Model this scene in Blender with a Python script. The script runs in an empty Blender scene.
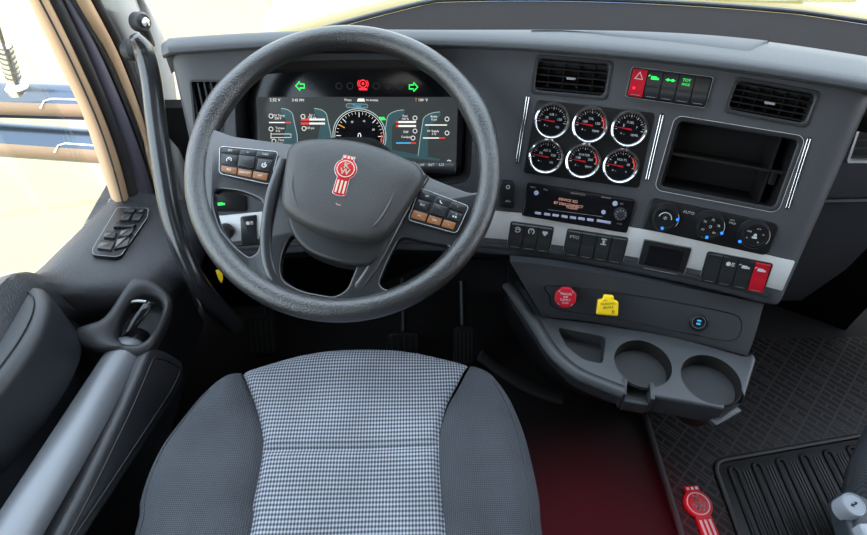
import bpy, bmesh, math, random
import numpy as np
from mathutils import Matrix, Vector
random.seed(4)
SC = bpy.context.scene
COL = SC.collection
# ---------------------------------------------------------------- camera
FPX = 578.0; IW, IH = 867, 535
TH = math.radians(47); PS = math.radians(1.55)
CAM = Vector((.13, 0, 1.2))
FW = Vector((math.sin(PS)*math.cos(TH), math.cos(PS)*math.cos(TH), -math.sin(TH)))
RT = Vector((math.cos(PS), -math.sin(PS), 0)); UP = RT.cross(FW)
cd = bpy.data.cameras.new('camera'); co = bpy.data.objects.new('camera', cd); COL.objects.link(co)
co.location = CAM; co.rotation_euler = (math.pi/2-TH, 0, -PS)
cd.sensor_width = 36; cd.lens = 36*FPX/IW; cd.clip_start = .02; cd.clip_end = 500
SC.camera = co

def ray(x, y): return FW + RT*((x-IW/2)/FPX) + UP*((IH/2-y)/FPX)
def hit(x, y, p, n):
    r = ray(x, y); n = Vector(n); return CAM + r*((Vector(p)-CAM).dot(n)/r.dot(n))
def hz(x, y, z): return hit(x, y, (0, 0, z), (0, 0, 1))
def hx(x, y, v): return hit(x, y, (v, 0, 0), (1, 0, 0))
def hy(x, y, v): return hit(x, y, (0, v, 0), (0, 1, 0))
# dash surface: a gently curved wrap-around face leaning back 27 degrees
LAM = math.radians(27); TL = math.tan(LAM); DR = 1.75; DZ = .66; DYC = .82-DR; DXC = .02
def rad(z): return DR+(z-DZ)*TL
def cp(b, z, off=0.0):
    b = math.radians(b); s, c = math.sin(b), math.cos(b); r = rad(z)
    return Vector((DXC+r*s-off*math.cos(LAM)*s, DYC+r*c-off*math.cos(LAM)*c, z+off*math.sin(LAM)))
def pr(b, r, z):
    b = math.radians(b); return Vector((DXC+r*math.sin(b), DYC+r*math.cos(b), z))
def cone(x, y):
    r = ray(x, y); lo = .3; t = lo
    def g(t):
        p = CAM+r*t; return math.hypot(p.x-DXC, p.y-DYC)-rad(p.z)
    while g(t) < 0: t += .01
    a, b = t-.01, t
    for _ in range(30):
        m = (a+b)/2
        if g(m) < 0: a = m
        else: b = m
    p = CAM+r*a
    return p, math.degrees(math.atan2(p.x-DXC, p.y-DYC))

class Frame:
    """local axes: x right, y up along the face, z towards the viewer"""
    def __init__(s, o, x, z):
        z = Vector(z).normalized(); x = Vector(x); x = (x-z*x.dot(z)).normalized(); y = z.cross(x)
        s.o = Vector(o); s.x, s.y, s.z = x, y, z
        s.M = Matrix((( x.x, y.x, z.x, o[0]), (x.y, y.y, z.y, o[1]), (x.z, y.z, z.z, o[2]), (0, 0, 0, 1)))
    def loc(s, px, py, h=0):
        p = hit(px, py, s.o+s.z*h, s.z)-s.o; return Vector((p.dot(s.x), p.dot(s.y)))
    def poly(s, pts, h=0): return [s.loc(a, b, h) for a, b in pts]
def coneframe(px, py, off=0):
    p, b = cone(px, py); b = math.radians(b)
    n = Vector((-math.cos(LAM)*math.sin(b), -math.cos(LAM)*math.cos(b), math.sin(LAM)))
    return Frame(p+n*off, (math.cos(b), -math.sin(b), 0), n)
def quadframe(q, off=0):
    cx = sum(a for a, b in q)/4; cy = sum(b for a, b in q)/4
    f = coneframe(cx, cy, off); P = [f.loc(a, b) for a, b in q]       # TL TR BR BL
    xd = ((P[1]-P[0])+(P[2]-P[3])); c = (P[0]+P[1]+P[2]+P[3])/4
    X = f.x*xd.x+f.y*xd.y
    f2 = Frame(f.o+f.x*c.x+f.y*c.y, X, f.z)
    P = [f2.loc(a, b) for a, b in q]
    w = ((P[1]-P[0]).length+(P[2]-P[3]).length)/2; h = ((P[0]-P[3]).length+(P[1]-P[2]).length)/2
    return f2, w, h

# ---------------------------------------------------------------- materials
def mat(name, col, rough=.5, metal=0, bump=0, bscale=300, emit=None, es=1, spec=.5, var=0, vscale=6, coat=0, bdist=.0006):
    m = bpy.data.materials.new(name); m.use_nodes = True
    nt = m.node_tree; b = nt.nodes['Principled BSDF']
    b.inputs['Base Color'].default_value = (*col, 1); b.inputs['Roughness'].default_value = rough
    b.inputs['Metallic'].default_value = metal; b.inputs['Specular IOR Level'].default_value = spec
    b.inputs['Coat Weight'].default_value = coat
    tc = nt.nodes.new('ShaderNodeTexCoord')
    if emit:
        b.inputs['Emission Color'].default_value = (*emit, 1); b.inputs['Emission Strength'].default_value = es
    if bump:
        n = nt.nodes.new('ShaderNodeTexNoise'); n.inputs['Scale'].default_value = bscale; n.inputs['Detail'].default_value = 3
        bp = nt.nodes.new('ShaderNodeBump'); bp.inputs['Strength'].default_value = bump; bp.inputs['Distance'].default_value = bdist
        nt.links.new(tc.outputs['Object'], n.inputs['Vector'])
        nt.links.new(n.outputs['Fac'], bp.inputs['Height']); nt.links.new(bp.outputs['Normal'], b.inputs['Normal'])
    if var:
        n = nt.nodes.new('ShaderNodeTexNoise'); n.inputs['Scale'].default_value = vscale; n.inputs['Detail'].default_value = 5
        mx = nt.nodes.new('ShaderNodeMix'); mx.data_type = 'RGBA'
        mx.inputs['A'].default_value = (*[c*(1-var) for c in col], 1); mx.inputs['B'].default_value = (*[min(1, c*(1+var)) for c in col], 1)
        nt.links.new(tc.outputs['Object'], n.inputs['Vector']); nt.links.new(n.outputs['Fac'], mx.inputs['Factor'])
        nt.links.new(mx.outputs['Result'], b.inputs['Base Color'])
    return m
M = {}
M['dash'] = mat('dash_plastic', (.058, .059, .067), .52, bump=.5, bscale=700, var=.08)
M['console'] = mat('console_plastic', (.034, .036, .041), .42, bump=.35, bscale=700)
M['deck'] = mat('deck_felt', (.022, .019, .019), .9, spec=.1)
M['shroud'] = mat('shroud_plastic', (.012, .013, .014), .4, spec=.4)
M['pad'] = mat('pad_vinyl', (.055, .057, .062), .42, bump=.7, spec=.5, bscale=500, var=.1)
M['dark'] = mat('dark_plastic', (.026, .027, .030), .45, bump=.3, spec=.35, bscale=600)
M['black'] = mat('black_plastic', (.009, .009, .010), .4, bump=.15, spec=.3, bscale=500)
M['void'] = mat('deep_black', (.004, .004, .004), .8, spec=.1)
M['gloss'] = mat('black_glass', (.006, .006, .008), .15, spec=.35)
M['silver'] = mat('silver_trim', (.68, .68, .69), .4, .4, bump=.1, bscale=900)
M['chrome'] = mat('chrome', (.85, .86, .88), .12, 1)
M['leather'] = mat('wheel_leather', (.019, .019, .0205), .30, bump=1, spec=.95, bscale=420, bdist=.001, var=.1)
M['cover'] = mat('airbag_vinyl', (.036, .035, .036), .45, bump=.9, bscale=650, var=.08)
M['spoke'] = mat('spoke_satin', (.017, .018, .021), .24, bump=.15, spec=.85, bscale=500)
M['red'] = mat('red_plastic', (.42, .006, .018), .4, spec=.25)
M['redtxt'] = mat('red_mark', (.7, .03, .03), .5, emit=(1, .05, .04), es=.25)
M['white'] = mat('white_mark', (.55, .56, .57), .5)
M['grey'] = mat('grey_mark', (.3, .31, .33), .5)
M['cream'] = mat('cream_enamel', (.75, .68, .5), .3)
M['yellow'] = mat('yellow_plastic', (.9, .60, .01), .45, spec=.3)
M['button'] = mat('button_satin', (.016, .017, .019), .3, bump=.1)
M['bar'] = mat('rail_silver', (.15, .158, .175), .36, .3, bump=.25, bscale=800)
M['tan'] = mat('tan_seal', (.52, .34, .2), .6, var=.08)
M['seal'] = mat('rubber_seal', (.03, .03, .032), .5)
M['pillar'] = mat('pillar_trim', (.42, .42, .40), .6, bump=.2)
M['mauve'] = mat('door_jamb_grey', (.12, .11, .14), .5)
M['door'] = mat('door_vinyl', (.022, .023, .027), .45, bump=.8, bscale=380, bdist=.001, var=.1)
M['armpad'] = mat('armrest_vinyl', (.016, .018, .022), .48, bump=.5, bscale=450)
M['fabricd'] = None; M['carpet'] = mat('carpet_pile', (.014, .012, .013), .95, bump=1, bscale=1200, bdist=.004, var=.3, vscale=200)
M['rubber'] = mat('mat_rubber', (.010, .009, .009), .45, bump=.2, spec=.3)
M['headliner'] = mat('headliner', (.09, .09, .09), .9)
M['green'] = mat('green_lamp', (.0, .3, .03), .4, emit=(.03, 1, .12), es=1.0)
M['redlamp'] = mat('red_lamp', (.4, 0, 0), .4, emit=(1, .03, .05), es=.9)
M['screen'] = mat('screen_background', (.01, .011, .012), .2, emit=(.03, .035, .036), es=1)
M['teal'] = mat('screen_teal', (.01, .02, .02), .3, emit=(.028, .066, .078), es=1)
M['teal2'] = mat('screen_pale_teal', (.01, .02, .02), .3, emit=(.3, .42, .42), es=1)
M['scw'] = mat('screen_white', (.1, .1, .1), .3, emit=(.75, .75, .72), es=1)
M['scr'] = mat('screen_red', (.1, .0, .0), .3, emit=(.75, .05, .03), es=1)
M['sco'] = mat('screen_amber', (.1, .04, .0), .3, emit=(.8, .3, .03), es=1)
M['scb'] = mat('screen_blue', (.0, .04, .1), .3, emit=(.05, .45, .85), es=1)
M['lcd'] = mat('radio_lcd', (.1, .03, .02), .3, emit=(.6, .32, .26), es=.9)
M['key'] = mat('radio_key', (.45, .45, .62), .35)
M['bluedot'] = mat('blue_dot', (.01, .1, .6), .3, emit=(.02, .25, 1), es=1)
M['arm_refl'] = mat('arm_sand_reflection', (.26, .175, .115), .45)  # colour stands in for sand reflected along the arm's lower face
M['arm'] = mat('mirror_arm_paint', (.075, .095, .125), .22, .8)
M['sand'] = mat('pale_sand', (.30, .24, .145), .95, bump=.6, bscale=3, bdist=.05, var=.1, vscale=2)
M['hood'] = mat('hood_paint', (.34, .24, .06), .3, coat=.4)
M['hoodedge'] = mat('hood_edge', (.08, .16, .3), .4)
M['knobgrey'] = mat('pale_grey_knob', (.25, .27, .31), .45)
M['carbon'] = mat('seat_console', (.02, .026, .032), .5, bump=.4)
M['orange'] = mat('button_sun_glint', (.22, .085, .03), .35)  # sun glint on the lower button rows, put into the base colour

def weave(name, ca, cb, scale, rough=.85, bump=.6):
    m = bpy.data.materials.new(name); m.use_nodes = True; nt = m.node_tree; b = nt.nodes['Principled BSDF']
    b.inputs['Roughness'].default_value = rough; b.inputs['Specular IOR Level'].default_value = .2
    tc = nt.nodes.new('ShaderNodeTexCoord')
    sx = nt.nodes.new('ShaderNodeSeparateXYZ'); nt.links.new(tc.outputs['Object'], sx.inputs[0])
    def sine(out, k):
        a = nt.nodes.new('ShaderNodeMath'); a.operation = 'MULTIPLY'; a.inputs[1].default_value = k; nt.links.new(out, a.inputs[0])
        s = nt.nodes.new('ShaderNodeMath'); s.operation = 'SINE'; nt.links.new(a.outputs[0], s.inputs[0]); return s.outputs[0]
    u, v = sine(sx.outputs['X'], scale[0]), sine(sx.outputs['Y'], scale[1])
    ad = nt.nodes.new('ShaderNodeMath'); ad.operation = 'ADD'; nt.links.new(u, ad.inputs[0]); nt.links.new(v, ad.inputs[1])
    mr = nt.nodes.new('ShaderNodeMapRange'); mr.inputs['From Min'].default_value = -1.1; mr.inputs['From Max'].default_value = 1.6
    nt.links.new(ad.outputs[0], mr.inputs['Value'])
    mx = nt.nodes.new('ShaderNodeMix'); mx.data_type = 'RGBA'; mx.inputs['A'].default_value = (*ca, 1); mx.inputs['B'].default_value = (*cb, 1)
    nt.links.new(mr.outputs[0], mx.inputs['Factor'])
    n = nt.nodes.new('ShaderNodeTexNoise'); n.inputs['Scale'].default_value = 9; n.inputs['Detail'].default_value = 6
    nt.links.new(tc.outputs['Object'], n.inputs['Vector'])
    m2 = nt.nodes.new('ShaderNodeMix'); m2.data_type = 'RGBA'; m2.blend_type = 'MULTIPLY'; m2.inputs['Factor'].default_value = 1
    rp = nt.nodes.new('ShaderNodeMapRange'); rp.inputs['From Min'].default_value = .3; rp.inputs['From Max'].default_value = .7
    rp.inputs['To Min'].default_value = .78; rp.inputs['To Max'].default_value = 1.1
    nt.links.new(n.outputs['Fac'], rp.inputs['Value'])
    cb2 = nt.nodes.new('ShaderNodeCombineColor')
    for k in range(3): nt.links.new(rp.outputs[0], cb2.inputs[k])
    nt.links.new(mx.outputs['Result'], m2.inputs['A']); nt.links.new(cb2.outputs[0], m2.inputs['B'])
    nt.links.new(m2.outputs['Result'], b.inputs['Base Color'])
    bp = nt.nodes.new('ShaderNodeBump'); bp.inputs['Strength'].default_value = bump; bp.inputs['Distance'].default_value = .001
    nt.links.new(mr.outputs[0], bp.inputs['Height']); nt.links.new(bp.outputs['Normal'], b.inputs['Normal'])
    return m
M['cupwell'] = mat('cup_well', (.012, .011, .011), .5, spec=.25)  # colour darkened to stand in for shade deep in the wells
M['gold'] = mat('pale_gold', (.62, .55, .4), .35, .4)
M['insert'] = weave('woven_insert', (.045, .05, .062), (.36, .375, .43), (1500, 1050))
M['bolster'] = weave('dark_knit', (.032, .035, .042), (.088, .093, .106), (2600, 2600), .9)

def matweave():
    """raised basket-weave rubber: groups of ridges, alternate blocks turned"""
    m = bpy.data.materials.new('basket_weave_rubber'); m.use_nodes = True; nt = m.node_tree; b = nt.nodes['Principled BSDF']
    b.inputs['Roughness'].default_value = .5; b.inputs['Specular IOR Level'].default_value = .2
    tc = nt.nodes.new('ShaderNodeTexCoord'); mp = nt.nodes.new('ShaderNodeMapping'); mp.inputs['Rotation'].default_value = (0, 0, math.radians(45))
    nt.links.new(tc.outputs['Object'], mp.inputs[0])
    br = nt.nodes.new('ShaderNodeTexBrick'); br.inputs['Scale'].default_value = 1
    br.inputs['Brick Width'].default_value = .046; br.inputs['Row Height'].default_value = .0153; br.inputs['Mortar Size'].default_value = .0022
    br.inputs['Color1'].default_value = (0, 0, 0, 1); br.inputs['Color2'].default_value = (0, 0, 0, 1); br.inputs['Mortar'].default_value = (1, 1, 1, 1)
    nt.links.new(mp.outputs[0], br.inputs['Vector'])
    mp2 = nt.nodes.new('ShaderNodeMapping'); mp2.inputs['Rotation'].default_value = (0, 0, math.radians(-45)); nt.links.new(tc.outputs['Object'], mp2.inputs[0])
    b2 = nt.nodes.new('ShaderNodeTexBrick'); b2.inputs['Scale'].default_value = 1
    b2.inputs['Brick Width'].default_value = .046; b2.inputs['Row Height'].default_value = .046; b2.inputs['Mortar Size'].default_value = .0022
    b2.inputs['Color1'].default_value = (0, 0, 0, 1); b2.inputs['Color2'].default_value = (0, 0, 0, 1); b2.inputs['Mortar'].default_value = (1, 1, 1, 1)
    nt.links.new(mp2.outputs[0], b2.inputs['Vector'])
    mx = nt.nodes.new('ShaderNodeMath'); mx.operation = 'MAXIMUM'; nt.links.new(br.outputs['Fac'], mx.inputs[0]); nt.links.new(b2.outputs['Fac'], mx.inputs[1])
    c = nt.nodes.new('ShaderNodeMix'); c.data_type = 'RGBA'; c.inputs['A'].default_value = (.008, .007, .007, 1); c.inputs['B'].default_value = (.035, .03, .03, 1)
    nt.links.new(mx.outputs[0], c.inputs['Factor']); nt.links.new(c.outputs['Result'], b.inputs['Base Color'])
    bp = nt.nodes.new('ShaderNodeBump'); bp.inputs['Strength'].default_value = 1; bp.inputs['Distance'].default_value = .003
    nt.links.new(mx.outputs[0], bp.inputs['Height']); nt.links.new(bp.outputs['Normal'], b.inputs['Normal'])
    return m
M['basket'] = matweave()
def glassmat(name, tint, refl=.06):
    m = bpy.data.materials.new(name); m.use_nodes = True; nt = m.node_tree; nt.nodes.clear()
    o = nt.nodes.new('ShaderNodeOutputMaterial'); t = nt.nodes.new('ShaderNodeBsdfTransparent'); t.inputs[0].default_value = (*tint, 1)
    g = nt.nodes.new('ShaderNodeBsdfGlossy'); g.inputs['Roughness'].default_value = .02
    mx = nt.nodes.new('ShaderNodeMixShader'); mx.inputs[0].default_value = refl
    nt.links.new(t.outputs[0], mx.inputs[1]); nt.links.new(g.outputs[0], mx.inputs[2]); nt.links.new(mx.outputs[0], o.inputs[0]); return m
M['pane'] = glassmat('window_glass', (.93, .96, .95)); M['lens'] = glassmat('clear_lens', (.95, .95, .95), .05)

# ---------------------------------------------------------------- mesh builder
def qc(pts, n=6, closed=True):
    """Catmull-Rom smoothing of a 2D/3D outline"""
    P = [Vector(p) for p in pts]; N = len(P); out = []
    rng = range(N) if closed else range(N-1)
    for i in rng:
        if closed: a, b, c, d = P[i-1], P[i], P[(i+1) % N], P[(i+2) % N]
        else: a, b, c, d = P[max(i-1, 0)], P[i], P[i+1], P[min(i+2, N-1)]
        for k in range(n):
            t = k/n; out.append(.5*((2*b)+(c-a)*t+(2*a-5*b+4*c-d)*t*t+(3*b-a-3*c+d)*t**3))
    if not closed: out.append(P[-1])
    return out
def rrect(w, h, r, cx=0, cy=0, n=5):
    r = min(r, w/2-1e-5, h/2-1e-5); o = []
    for sx, sy, a0 in ((1, 1, 0), (-1, 1, 90), (-1, -1, 180), (1, -1, 270)):
        for k in range(n+1):
            a = math.radians(a0+90*k/n); o.append(Vector((cx+sx*(w/2-r)+r*math.cos(a), cy+sy*(h/2-r)+r*math.sin(a))))
    return o
def circ(r, cx=0, cy=0, n=32, a0=0, a1=360):
    return [Vector((cx+r*math.cos(math.radians(a0+(a1-a0)*k/n)), cy+r*math.sin(math.radians(a0+(a1-a0)*k/n)))) for k in range(n if a1-a0 >= 360 else n+1)]
def roundpoly(pts, r, n=4):
    P = [Vector(p) for p in pts]; o = []
    for i, p in enumerate(P):
        a, b = P[i-1]-p, P[(i+1) % len(P)]-p; rr = min(r, a.length*.45, b.length*.45)
        s, e = p+a.normalized()*rr, p+b.normalized()*rr
        for k in range(n+1):
            t = k/n; o.append((1-t)**2*s+2*t*(1-t)*p+t*t*e)
    return o
def inset(poly, d):
    N = len(poly); A = sum(poly[i-1].x*poly[i].y-poly[i].x*poly[i-1].y for i in range(N)); sg = 1 if A > 0 else -1; o = []
    for i in range(N):
        a = (poly[i]-poly[i-1]); b = (poly[(i+1) % N]-poly[i])
        if a.length < 1e-9: a = b
        if b.length < 1e-9: b = a
        n1 = Vector((-a.y, a.x)).normalized()*sg; n2 = Vector((-b.y, b.x)).normalized()*sg
        m = n1+n2
        m = m.normalized() if m.length > 1e-6 else n1
        o.append(poly[i]+m*(d/max(.5, m.dot(n1))))
    return o
_fonts = {}
class MB:
    def __init__(s): s.bm = bmesh.new(); s.mats = []; s.mi = 0; s.T = Matrix.Identity(4)
    def use(s, m):
        m = M[m] if isinstance(m, str) else m
        if m not in s.mats: s.mats.append(m)
        s.mi = s.mats.index(m); return s
    def v(s, p): return s.bm.verts.new(s.T @ Vector(p))
    def f(s, vs):
        try: fc = s.bm.faces.new(vs); fc.material_index = s.mi; fc.smooth = True; return fc
        except ValueError: return None
    def rings(s, rings, cap0=True, cap1=True, closed=True, loop=False):
        R = [[s.v(p) for p in r] for r in rings]; n = len(R[0])
        for i in range(len(R)-(0 if loop else 1)):
            a, b = R[i], R[(i+1) % len(R)]
            for j in range(n if closed else n-1):
                k = (j+1) % n; s.f([a[j], a[k], b[k], b[j]])
        if not loop:
            if cap0: s.f(R[0][::-1])
            if cap1: s.f(R[-1])
        return R
    def prism(s, poly, z0, z1, b=.0008, seg=2, both=False):
        A = sum(poly[i-1].x*poly[i].y-poly[i].x*poly[i-1].y for i in range(len(poly)))
        if A < 0: poly = poly[::-1]
        lv = [(0, z0)] if not both else [(b*(1-math.sin(math.pi/2*k/seg)), z0+b*(1-math.cos(math.pi/2*k/seg))) for k in range(seg+1)]
        lv += [(b*(1-math.cos(math.pi/2*k/seg)), z1-b+b*math.sin(math.pi/2*k/seg)) for k in range(seg+1)] if b > 0 else [(0, z1)]
        s.rings([[Vector((q.x, q.y, z)) for q in (inset(poly, d) if d > 0 else poly)] for d, z in lv]); return s
    def dome(s, poly, prof, c=None):
        A = sum(poly[i-1].x*poly[i].y-poly[i].x*poly[i-1].y for i in range(len(poly)))
        if A < 0: poly = poly[::-1]
        c = c or sum(poly, Vector((0, 0)))/len(poly)
        s.rings([[Vector((c.x+(q.x-c.x)*k, c.y+(q.y-c.y)*k, z)) for q in poly] for k, z in prof]); return s
    def lathe(s, prof, n=32, cx=0, cy=0, c0=True, c1=True):
        s.rings([[Vector((cx+r*math.cos(2*math.pi*k/n), cy+r*math.sin(2*math.pi*k/n), z)) for k in range(n)] for r, z in prof], c0, c1); return s
    def torus(s, R, r, z=0, n=48, m=10, cx=0, cy=0, rz=None):
        rz = rz or r
        s.rings([[Vector((cx+(R+r*math.cos(2*math.pi*j/m))*math.cos(2*math.pi*i/n), cy+(R+r*math.cos(2*math.pi*j/m))*math.sin(2*math.pi*i/n), z+rz*math.sin(2*math.pi*j/m))) for j in range(m)] for i in range(n)], loop=True); return s
    def box(s, x0, x1, y0, y1, z0, z1, b=0):
        if b: return s.prism(rrect(x1-x0, y1-y0, b, (x0+x1)/2, (y0+y1)/2, 3), z0, z1, b, 2, True)
        s.rings([[Vector((x0, y0, z)), Vector((x1, y0, z)), Vector((x1, y1, z)), Vector((x0, y1, z))] for z in (z0, z1)]); return s
    def tube(s, pts, r, m=10, closed=False, up=None, flat=None):
        """sweep of a round (or flattened) section; r number or list; flat = list of thickness ratios"""
        P = [Vector(p) for p in pts]; N = len(P); rs = r if isinstance(r, (list, tuple)) else [r]*N
        ref = Vector(up) if up else Vector((0, 0, 1)); R = []
        for i in range(N):
            t = (P[(i+1) % N]-P[i-1]) if closed else (P[min(i+1, N-1)]-P[max(i-1, 0)])
            t.normalize(); rr = ref if abs(t.dot(ref)) < .95 else Vector((1, 0, 0))
            a = t.cross(rr).normalized(); b = a.cross(t); fl = flat[i] if isinstance(flat, (list, tuple)) else (flat or 1)
            R.append([P[i]+a*(rs[i]*math.cos(2*math.pi*k/m))+b*(rs[i]*fl*math.sin(2*math.pi*k/m)) for k in range(m)])
        s.rings(R, loop=closed); return s
    def grid(s, fn, nu, nv):
        V = [[s.v(fn(i/nu, j/nv)) for i in range(nu+1)] for j in range(nv+1)]
        for j in range(nv):
            for i in range(nu): s.f([V[j][i], V[j][i+1], V[j+1][i+1], V[j+1][i]])
        return V
    def text(s, t, size, x=0, y=0, z=0, rot=0, depth=.0001, align='CENTER', sx=1):
        k = (t, align)
        if k not in _fonts:
            c = bpy.data.curves.new('t', 'FONT'); c.body = t; c.align_x = align; c.align_y = 'CENTER'; c.resolution_u = 2
            o = bpy.data.objects.new('t', c); COL.objects.link(o); bpy.context.view_layer.update()
            me = bpy.data.meshes.new_from_object(o.evaluated_get(bpy.context.evaluated_depsgraph_get()))
            _fonts[k] = ([v.co.copy() for v in me.vertices], [tuple(p.vertices) for p in me.polygons])
            bpy.data.objects.remove(o); bpy.data.curves.remove(c); bpy.data.meshes.remove(me)
        vs, fs = _fonts[k]; ca, sa = math.cos(rot), math.sin(rot)
        V = [s.v((x+(v.x*sx*ca-v.y*sa)*size, y+(v.x*sx*sa+v.y*ca)*size, z+depth)) for v in vs]
        for f in fs: s.f([V[i] for i in f])
        return s
    def line(s, pts, w, z=0, closed=False):
        P = [Vector(p) for p in pts]; N = len(P); L = []; Rr = []
        for i in range(N):
            t = (P[(i+1) % N]-P[i-1]) if closed else (P[min(i+1, N-1)]-P[max(i-1, 0)]); t.normalize(); n = Vector((-t.y, t.x))*w/2
            L.append(s.v((P[i].x+n.x, P[i].y+n.y, z))); Rr.append(s.v((P[i].x-n.x, P[i].y-n.y, z)))
        for i in range(N if closed else N-1):
            k = (i+1) % N; s.f([L[i], Rr[i], Rr[k], L[k]])
        return s
    def flat(s, poly, z=0):
        A = sum(poly[i-1].x*poly[i].y-poly[i].x*poly[i-1].y for i in range(len(poly)))
        if A < 0: poly = poly[::-1]
        s.f([s.v((p.x, p.y, z)) for p in poly]); return s
    def build(s, name, m=None, parent=None, Mx=None, label=None, sharp=38):
        if m and not s.mats: s.use(m)
        me = bpy.data.meshes.new(name)
        bmesh.ops.recalc_face_normals(s.bm, faces=s.bm.faces) if name not in FLATS else None
        s.bm.to_mesh(me); s.bm.free()
        for mm in s.mats: me.materials.append(mm)
        me.set_sharp_from_angle(angle=math.radians(sharp))
        o = bpy.data.objects.new(name, me); COL.objects.link(o)
        if parent: o.parent = parent
        if Mx is not None: o.matrix_local = Mx
        if label: o['label'] = label
        return o
FLATS = {'marking', 'icon', 'lettering', 'graphics'}
def thing(name, label, cat, Mx=None, group=None, kind=None):
    o = bpy.data.objects.new(name, None); COL.objects.link(o); o.empty_display_size = .05
    if Mx is not None: o.matrix_world = Mx
    o['label'] = label; o['category'] = cat
    if group: o['group'] = group
    if kind: o['kind'] = kind
    return o
def tag(o, label, cat, group=None, kind=None):
    o['label'] = label; o['category'] = cat
    if group: o['group'] = group
    if kind: o['kind'] = kind
    return o
def loc(x, y, z=0): return Matrix.Translation((x, y, z))
def cut(o, cutters):
    for c in cutters:
        md = o.modifiers.new('b', 'BOOLEAN'); md.operation = 'DIFFERENCE'; md.object = c; md.solver = 'EXACT'
    bpy.context.view_layer.update()
    me = bpy.data.meshes.new_from_object(o.evaluated_get(bpy.context.evaluated_depsgraph_get()))
    o.modifiers.clear(); old = o.data; o.data = me; me.name = old.name
    for p in me.polygons: p.use_smooth = True
    me.set_sharp_from_angle(angle=math.radians(35))
    for c in cutters: bpy.data.objects.remove(c)
def cutter(f, poly, z0, z1):
    b = MB(); b.T = f.M.copy(); b.prism(poly, z0, z1, 0); return b.build('cutter', 'dark')

from mathutils.bvhtree import BVHTree
class Surf:
    """ray casts on finished meshes so that fittings sit on the real surface"""
    def __init__(s, *obs):
        vs, fs = [], []
        bpy.context.view_layer.update()
        for o in obs:
            k = len(vs); vs += [o.matrix_world @ v.co for v in o.data.vertices]; fs += [[k+i for i in p.vertices] for p in o.data.polygons]
        s.t = BVHTree.FromPolygons(vs, fs)
    def hit(s, x, y):
        r = ray(x, y).normalized(); p, n, i, d = s.t.ray_cast(CAM, r)
        return (p, n if n.dot(r) < 0 else -n) if p else (None, None)
    def frame(s, x, y, dx=(12, 0), off=0):
        p, n = s.hit(x, y); q, _ = s.hit(x+dx[0], y+dx[1]); P3, _ = s.hit(x, y+12)
        if q is not None and P3 is not None:
            m = (q-p).cross(P3-p).normalized(); n = m if m.dot(ray(x, y)) < 0 else -m
        return Frame(p+n*off, (q-p) if q is not None else (1, 0, 0), n)
# ================================================================ DASHBOARD
BL, BR, ZT, ZB = -8.8, 24.6, .782, .468
dash = thing('dashboard', 'charcoal grey wrap-around dashboard with silver lower trim below the windshield', 'dashboard', loc(.2, .8, .4))
DI = dash.matrix_world.inverted()
def W2D(): b = MB(); b.T = DI.copy(); return b
# face shell: closed solid following the curved face, rounded at both ends and below
b = W2D().use('dash'); NU, NV = 90, 26; TH_ = .10
def face(u, v, back):
    bb = BL+(BR-BL)*u; z = ZT+(ZB-ZT)*v
    e = min((bb-BL), (BR-bb))/1.1; off = 0
    if e < 1: off -= .020*(1-math.sqrt(max(0, 1-(1-e)**2)))
    ez = (z-ZB)/.016
    if ez < 1: off -= .014*(1-math.sqrt(max(0, 1-(1-ez)**2)))
    p = cp(bb, z, off)
    if back: p = cp(bb, z, -TH_); p.z = min(p.z, z-.0)
    return p
us = [0, .004, .009, .015, .022, .032]+[.032+(.968-.032)*k/60 for k in range(1, 60)]+[.968, .978, .985, .991, .996, 1]
vs = [k/20 for k in range(19)]+[.93, .95, .965, .98, .99, 1]
def shellgrid(b, fn, us, vs):
    F = [[b.v(fn(u, v, 0)) for u in us] for v in vs]; K = [[b.v(fn(u, v, 1)) for u in us] for v in vs]
    n, m = len(us), len(vs)
    for j in range(m-1):
        for i in range(n-1):
            b.f([F[j][i], F[j+1][i], F[j+1][i+1], F[j][i+1]]); b.f([K[j][i], K[j][i+1], K[j+1][i+1], K[j+1][i]])
    for i in range(n-1):
        b.f([F[0][i], F[0][i+1], K[0][i+1], K[0][i]]); b.f([F[-1][i], K[-1][i], K[-1][i+1], F[-1][i+1]])
    for j in range(m-1):
        b.f([F[j][0], K[j][0], K[j+1][0], F[j+1][0]]); b.f([F[j][-1], F[j+1][-1], K[j+1][-1], K[j][-1]])
shellgrid(b, face, us, vs)
fascia = b.build('fascia', parent=dash)
cuts = []
# instrument bay
QCL = [(240, 58), (470, 62), (463, 178), (247, 172)]
fcl, wcl, hcl = quadframe(QCL)
bay = roundpoly(fcl.poly([(236, 100), (250, 62), (300, 50), (400, 50), (455, 62), (474, 100), (470, 182), (395, 192), (240, 180)]), .02, 5)
cuts.append(cutter(fcl, bay, -.075, .05))
# storage bin
QB = [(678, 119), (797, 140), (777, 208), (659, 187)]
fb, wb, hb = quadframe(QB); cuts.append(cutter(fb, rrect(wb, hb, .008), -.085, .05))
# vents
QV1 = [(537, 56), (612, 63), (606, 98), (532, 92)]; QV2 = [(735, 78), (817, 93), (808, 126), (726, 111)]; QV0 = [(193, 81), (219, 81), (216, 121), (198, 130)]
VF = []
for q in (QV1, QV2):
    f, w, h = quadframe(q); VF.append((f, w, h)); cuts.append(cutter(f, rrect(w, h, .008), -.05, .05))
f0 = coneframe(206, 105); v0p = roundpoly(f0.poly([(191, 81), (228, 81), (221, 133), (196, 133)]), .004); cuts.append(cutter(f0, v0p, -.05, .05))
for o_ in cuts: o_.parent = None
fascia_mw = dash.matrix_world.copy()
bpy.context.view_layer.update()
cut(fascia, cuts)

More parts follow.
